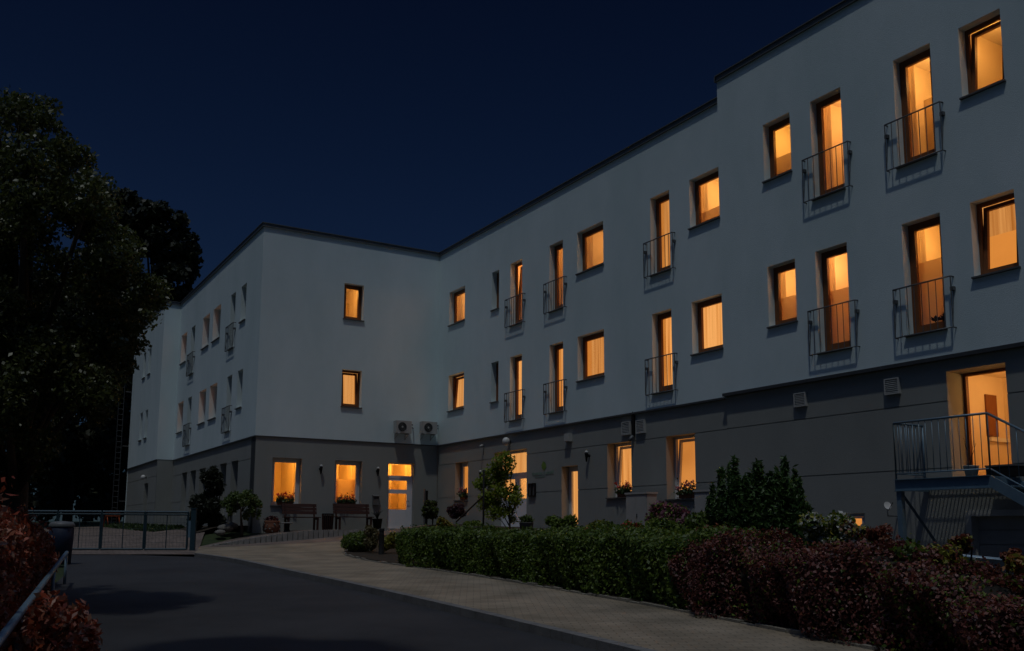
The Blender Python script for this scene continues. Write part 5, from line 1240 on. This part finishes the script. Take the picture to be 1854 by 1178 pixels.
# left side: red photinia hedge, trees, wood
def lh(s): return None
rl = (r1-r0)[:2]
HP = [r0[:2]-rl*.5, r0[:2], r0[:2]+rl*.33, r0[:2]+rl*.66, r0[:2]+rl*1.02]
HP = offset(HP, .98)
gl = lambda x, y: base_z(x, y)
hl = lambda s: np.interp(s, [0, 4, 8, 11.5, 14, 16.3], [-.10, .0, .08, .04, -.10, -.42])+.08*np.sin(s*2.3)+.05*np.sin(s*5.1)
P, N_, s_, v_ = hedge_points(HP, 64000, .75, hl, gl, .10, seed=21)
sp_c = []
core = hedge_core(HP, .46, lambda s: hl(s)-.16, gl)
# branches spilling over the low rail near the camera
for k in range(170):
    px = random.uniform(20, 172); ry = 1150-(px-6)*1.30; py = random.uniform(max(1072, ry+30), 1200)
    if py < 1075+max(0, px-120)*1.2: continue
    q = at(px, py, 7.9+1.5*random.random()); e = random.uniform(.04, .09); sp_c.append((q[0], q[1], q[2], e, e, e*1.3))
P2, N2 = blob_points(4200, sp_c, .9)
# loose upright shoots along the top
idx = RNG.choice(np.where(v_ > .9)[0], 260); P3 = np.repeat(P[idx], 9, 0)+np.stack([RNG.normal(0, .05, 260*9), RNG.normal(0, .05, 260*9), np.tile(np.linspace(.0, .20, 9), 260)], 1)
PP = np.concatenate([P, P2, P3]); NN = np.concatenate([N_, N2, np.zeros_like(P3)])
o = leaf_mesh('hedge', PP, .044, [L_photo, M['twig']], None, None, 1.9, core, N=NN*.4); tag(o, 'red leaved photinia hedge spilling over the rail at left', 'hedge')
def outline_clumps(poly, n, D, depth, rad, base, seed, squash=.8):
    r = np.random.default_rng(seed); P = np.array(poly, float); out = []
    lo_, hi = P.min(0), P.max(0); mid = (lo_+hi)/2
    def inside(x, y):
        c = False; j = len(P)-1
        for i in range(len(P)):
            if (P[i, 1] > y) != (P[j, 1] > y) and x < (P[j, 0]-P[i, 0])*(y-P[i, 1])/(P[j, 1]-P[i, 1])+P[i, 0]: c = not c
            j = i
        return c
    while len(out) < n:
        x, y = r.uniform(lo_[0], hi[0]), r.uniform(lo_[1], hi[1])
        s_ = rad*(.6+.8*r.random()); m = .6*s_*FPX/D
        if not all(inside(x+m*a, y+m*b) for a, b in ((1, 0), (-1, 0), (0, 1), (0, -1))): continue
        k = 1-min(1, abs(x-mid[0])/(hi[0]-lo_[0])*1.9)**2
        q = at(x, y, D+r.uniform(-1, 1)*depth*max(.15, k)); out.append((q[0]-base[0], q[1]-base[1], q[2]-base[2], s_, s_, s_*squash))
    return out
# big tree
TD = 13.2
l = at(18, 1000, TD); z = float(base_z(l[0], l[1])); l = (l[0], l[1], z); rgt = lo
r4 = np.random.default_rng(8)
cl = outline_clumps([(-230, 150), (0, 160), (75, 170), (105, 200), (130, 262), (180, 310), (192, 350), (245, 405), (290, 470), (305, 525), (296, 590), (275, 612), (255, 640), (225, 700), (180, 780), (146, 850), (60, 885), (-230, 900)], 150, TD, 1.7, .32, l, 8)
cl += outline_clumps([(20, 165), (90, 172), (190, 330), (300, 500), (300, 600), (270, 612), (235, 690), (160, 820), (120, 700), (160, 500), (20, 260)], 110, TD, .9, .17, l, 18)
tree('broadleaf_tree', l, 2.0, .16, cl, 100000, .043, L_tree, 'large dark broadleaf tree towering behind the red hedge', limbs=40, shell=.75, core=False)
# dark tree behind the left wing
TD2 = 58.0
l = at(262, 955, TD2); l = (l[0], l[1], float(ground(l[0], l[1]))); cl = outline_clumps([(150, 340), (215, 338), (262, 346), (285, 372), (318, 366), (334, 385), (330, 420), (352, 432), (362, 470), (352, 515), (340, 545), (330, 620), (150, 640)], 95, TD2, 3.0, .62, l, 31)
cl += outline_clumps([(200, 338), (262, 344), (300, 362), (334, 380), (362, 440), (364, 480), (345, 550), (300, 560), (290, 450), (230, 400)], 60, TD2, 2.0, .34, l, 32)
cl += outline_clumps([(150, 345), (265, 352), (310, 410), (318, 560), (190, 600)], 45, TD2, 2.0, .6, l, 33)
tree('dark_tree', l, 7, .35, cl, 26000, .26, L_dark, 'tall black silhouetted tree behind the far end of the building', limbs=30, shell=.8, cs=.35)
for i, (px, D, yt, wpx, lab) in enumerate(((205, 66, 560, 75, 'dark tree just left of the roof ladder'), (120, 60, 520, 110, 'broad dark tree behind the gate'), (10, 52, 480, 130, 'dark wooded tree left of the gate'), (-150, 45, 450, 150, 'dark tree at the far left edge'), (160, 74, 470, 110, 'furthest dark tree behind the drive'))):
    l = at(px, 955, D); l = (l[0], l[1], float(ground(l[0], l[1]))); cl = []
    for k in range(60):
        py = r4.uniform(yt, 930); R_ = wpx*D/FPX*math.sin(math.pi*min(1, max(.08, (py-yt+30)/(950-yt)))**.7*.85+.15); a = r4.uniform(0, 6.28); q = R_*math.sqrt(r4.random()); rad = .8+.6*r4.random(); zz = max(.6, at(927, py, D)[2]-l[2])
        cl.append((q*math.cos(a), q*math.sin(a), zz, rad, rad, rad*.8))
    tree('dark_tree', l, 2, .25, cl, 9000, .32, L_dark, lab, group='dark trees beyond the gate', limbs=8, shell=.6)
# the tall tree beside the camera whose shade falls across the near road
cl = crown_clumps(30, (0, 0, 12.6), (1.25, 1.25, 1.3), .62, .8, 5)
tree('broadleaf_tree', (-19.6, -26.6, -1.6), 9, .25, [(c[0]+3.5, c[1]+.33, c[2], c[3], c[4], c[5]) for c in cl], 9000, .2, L_tree, 'tall roadside tree left of the camera shading the near road', limbs=10)
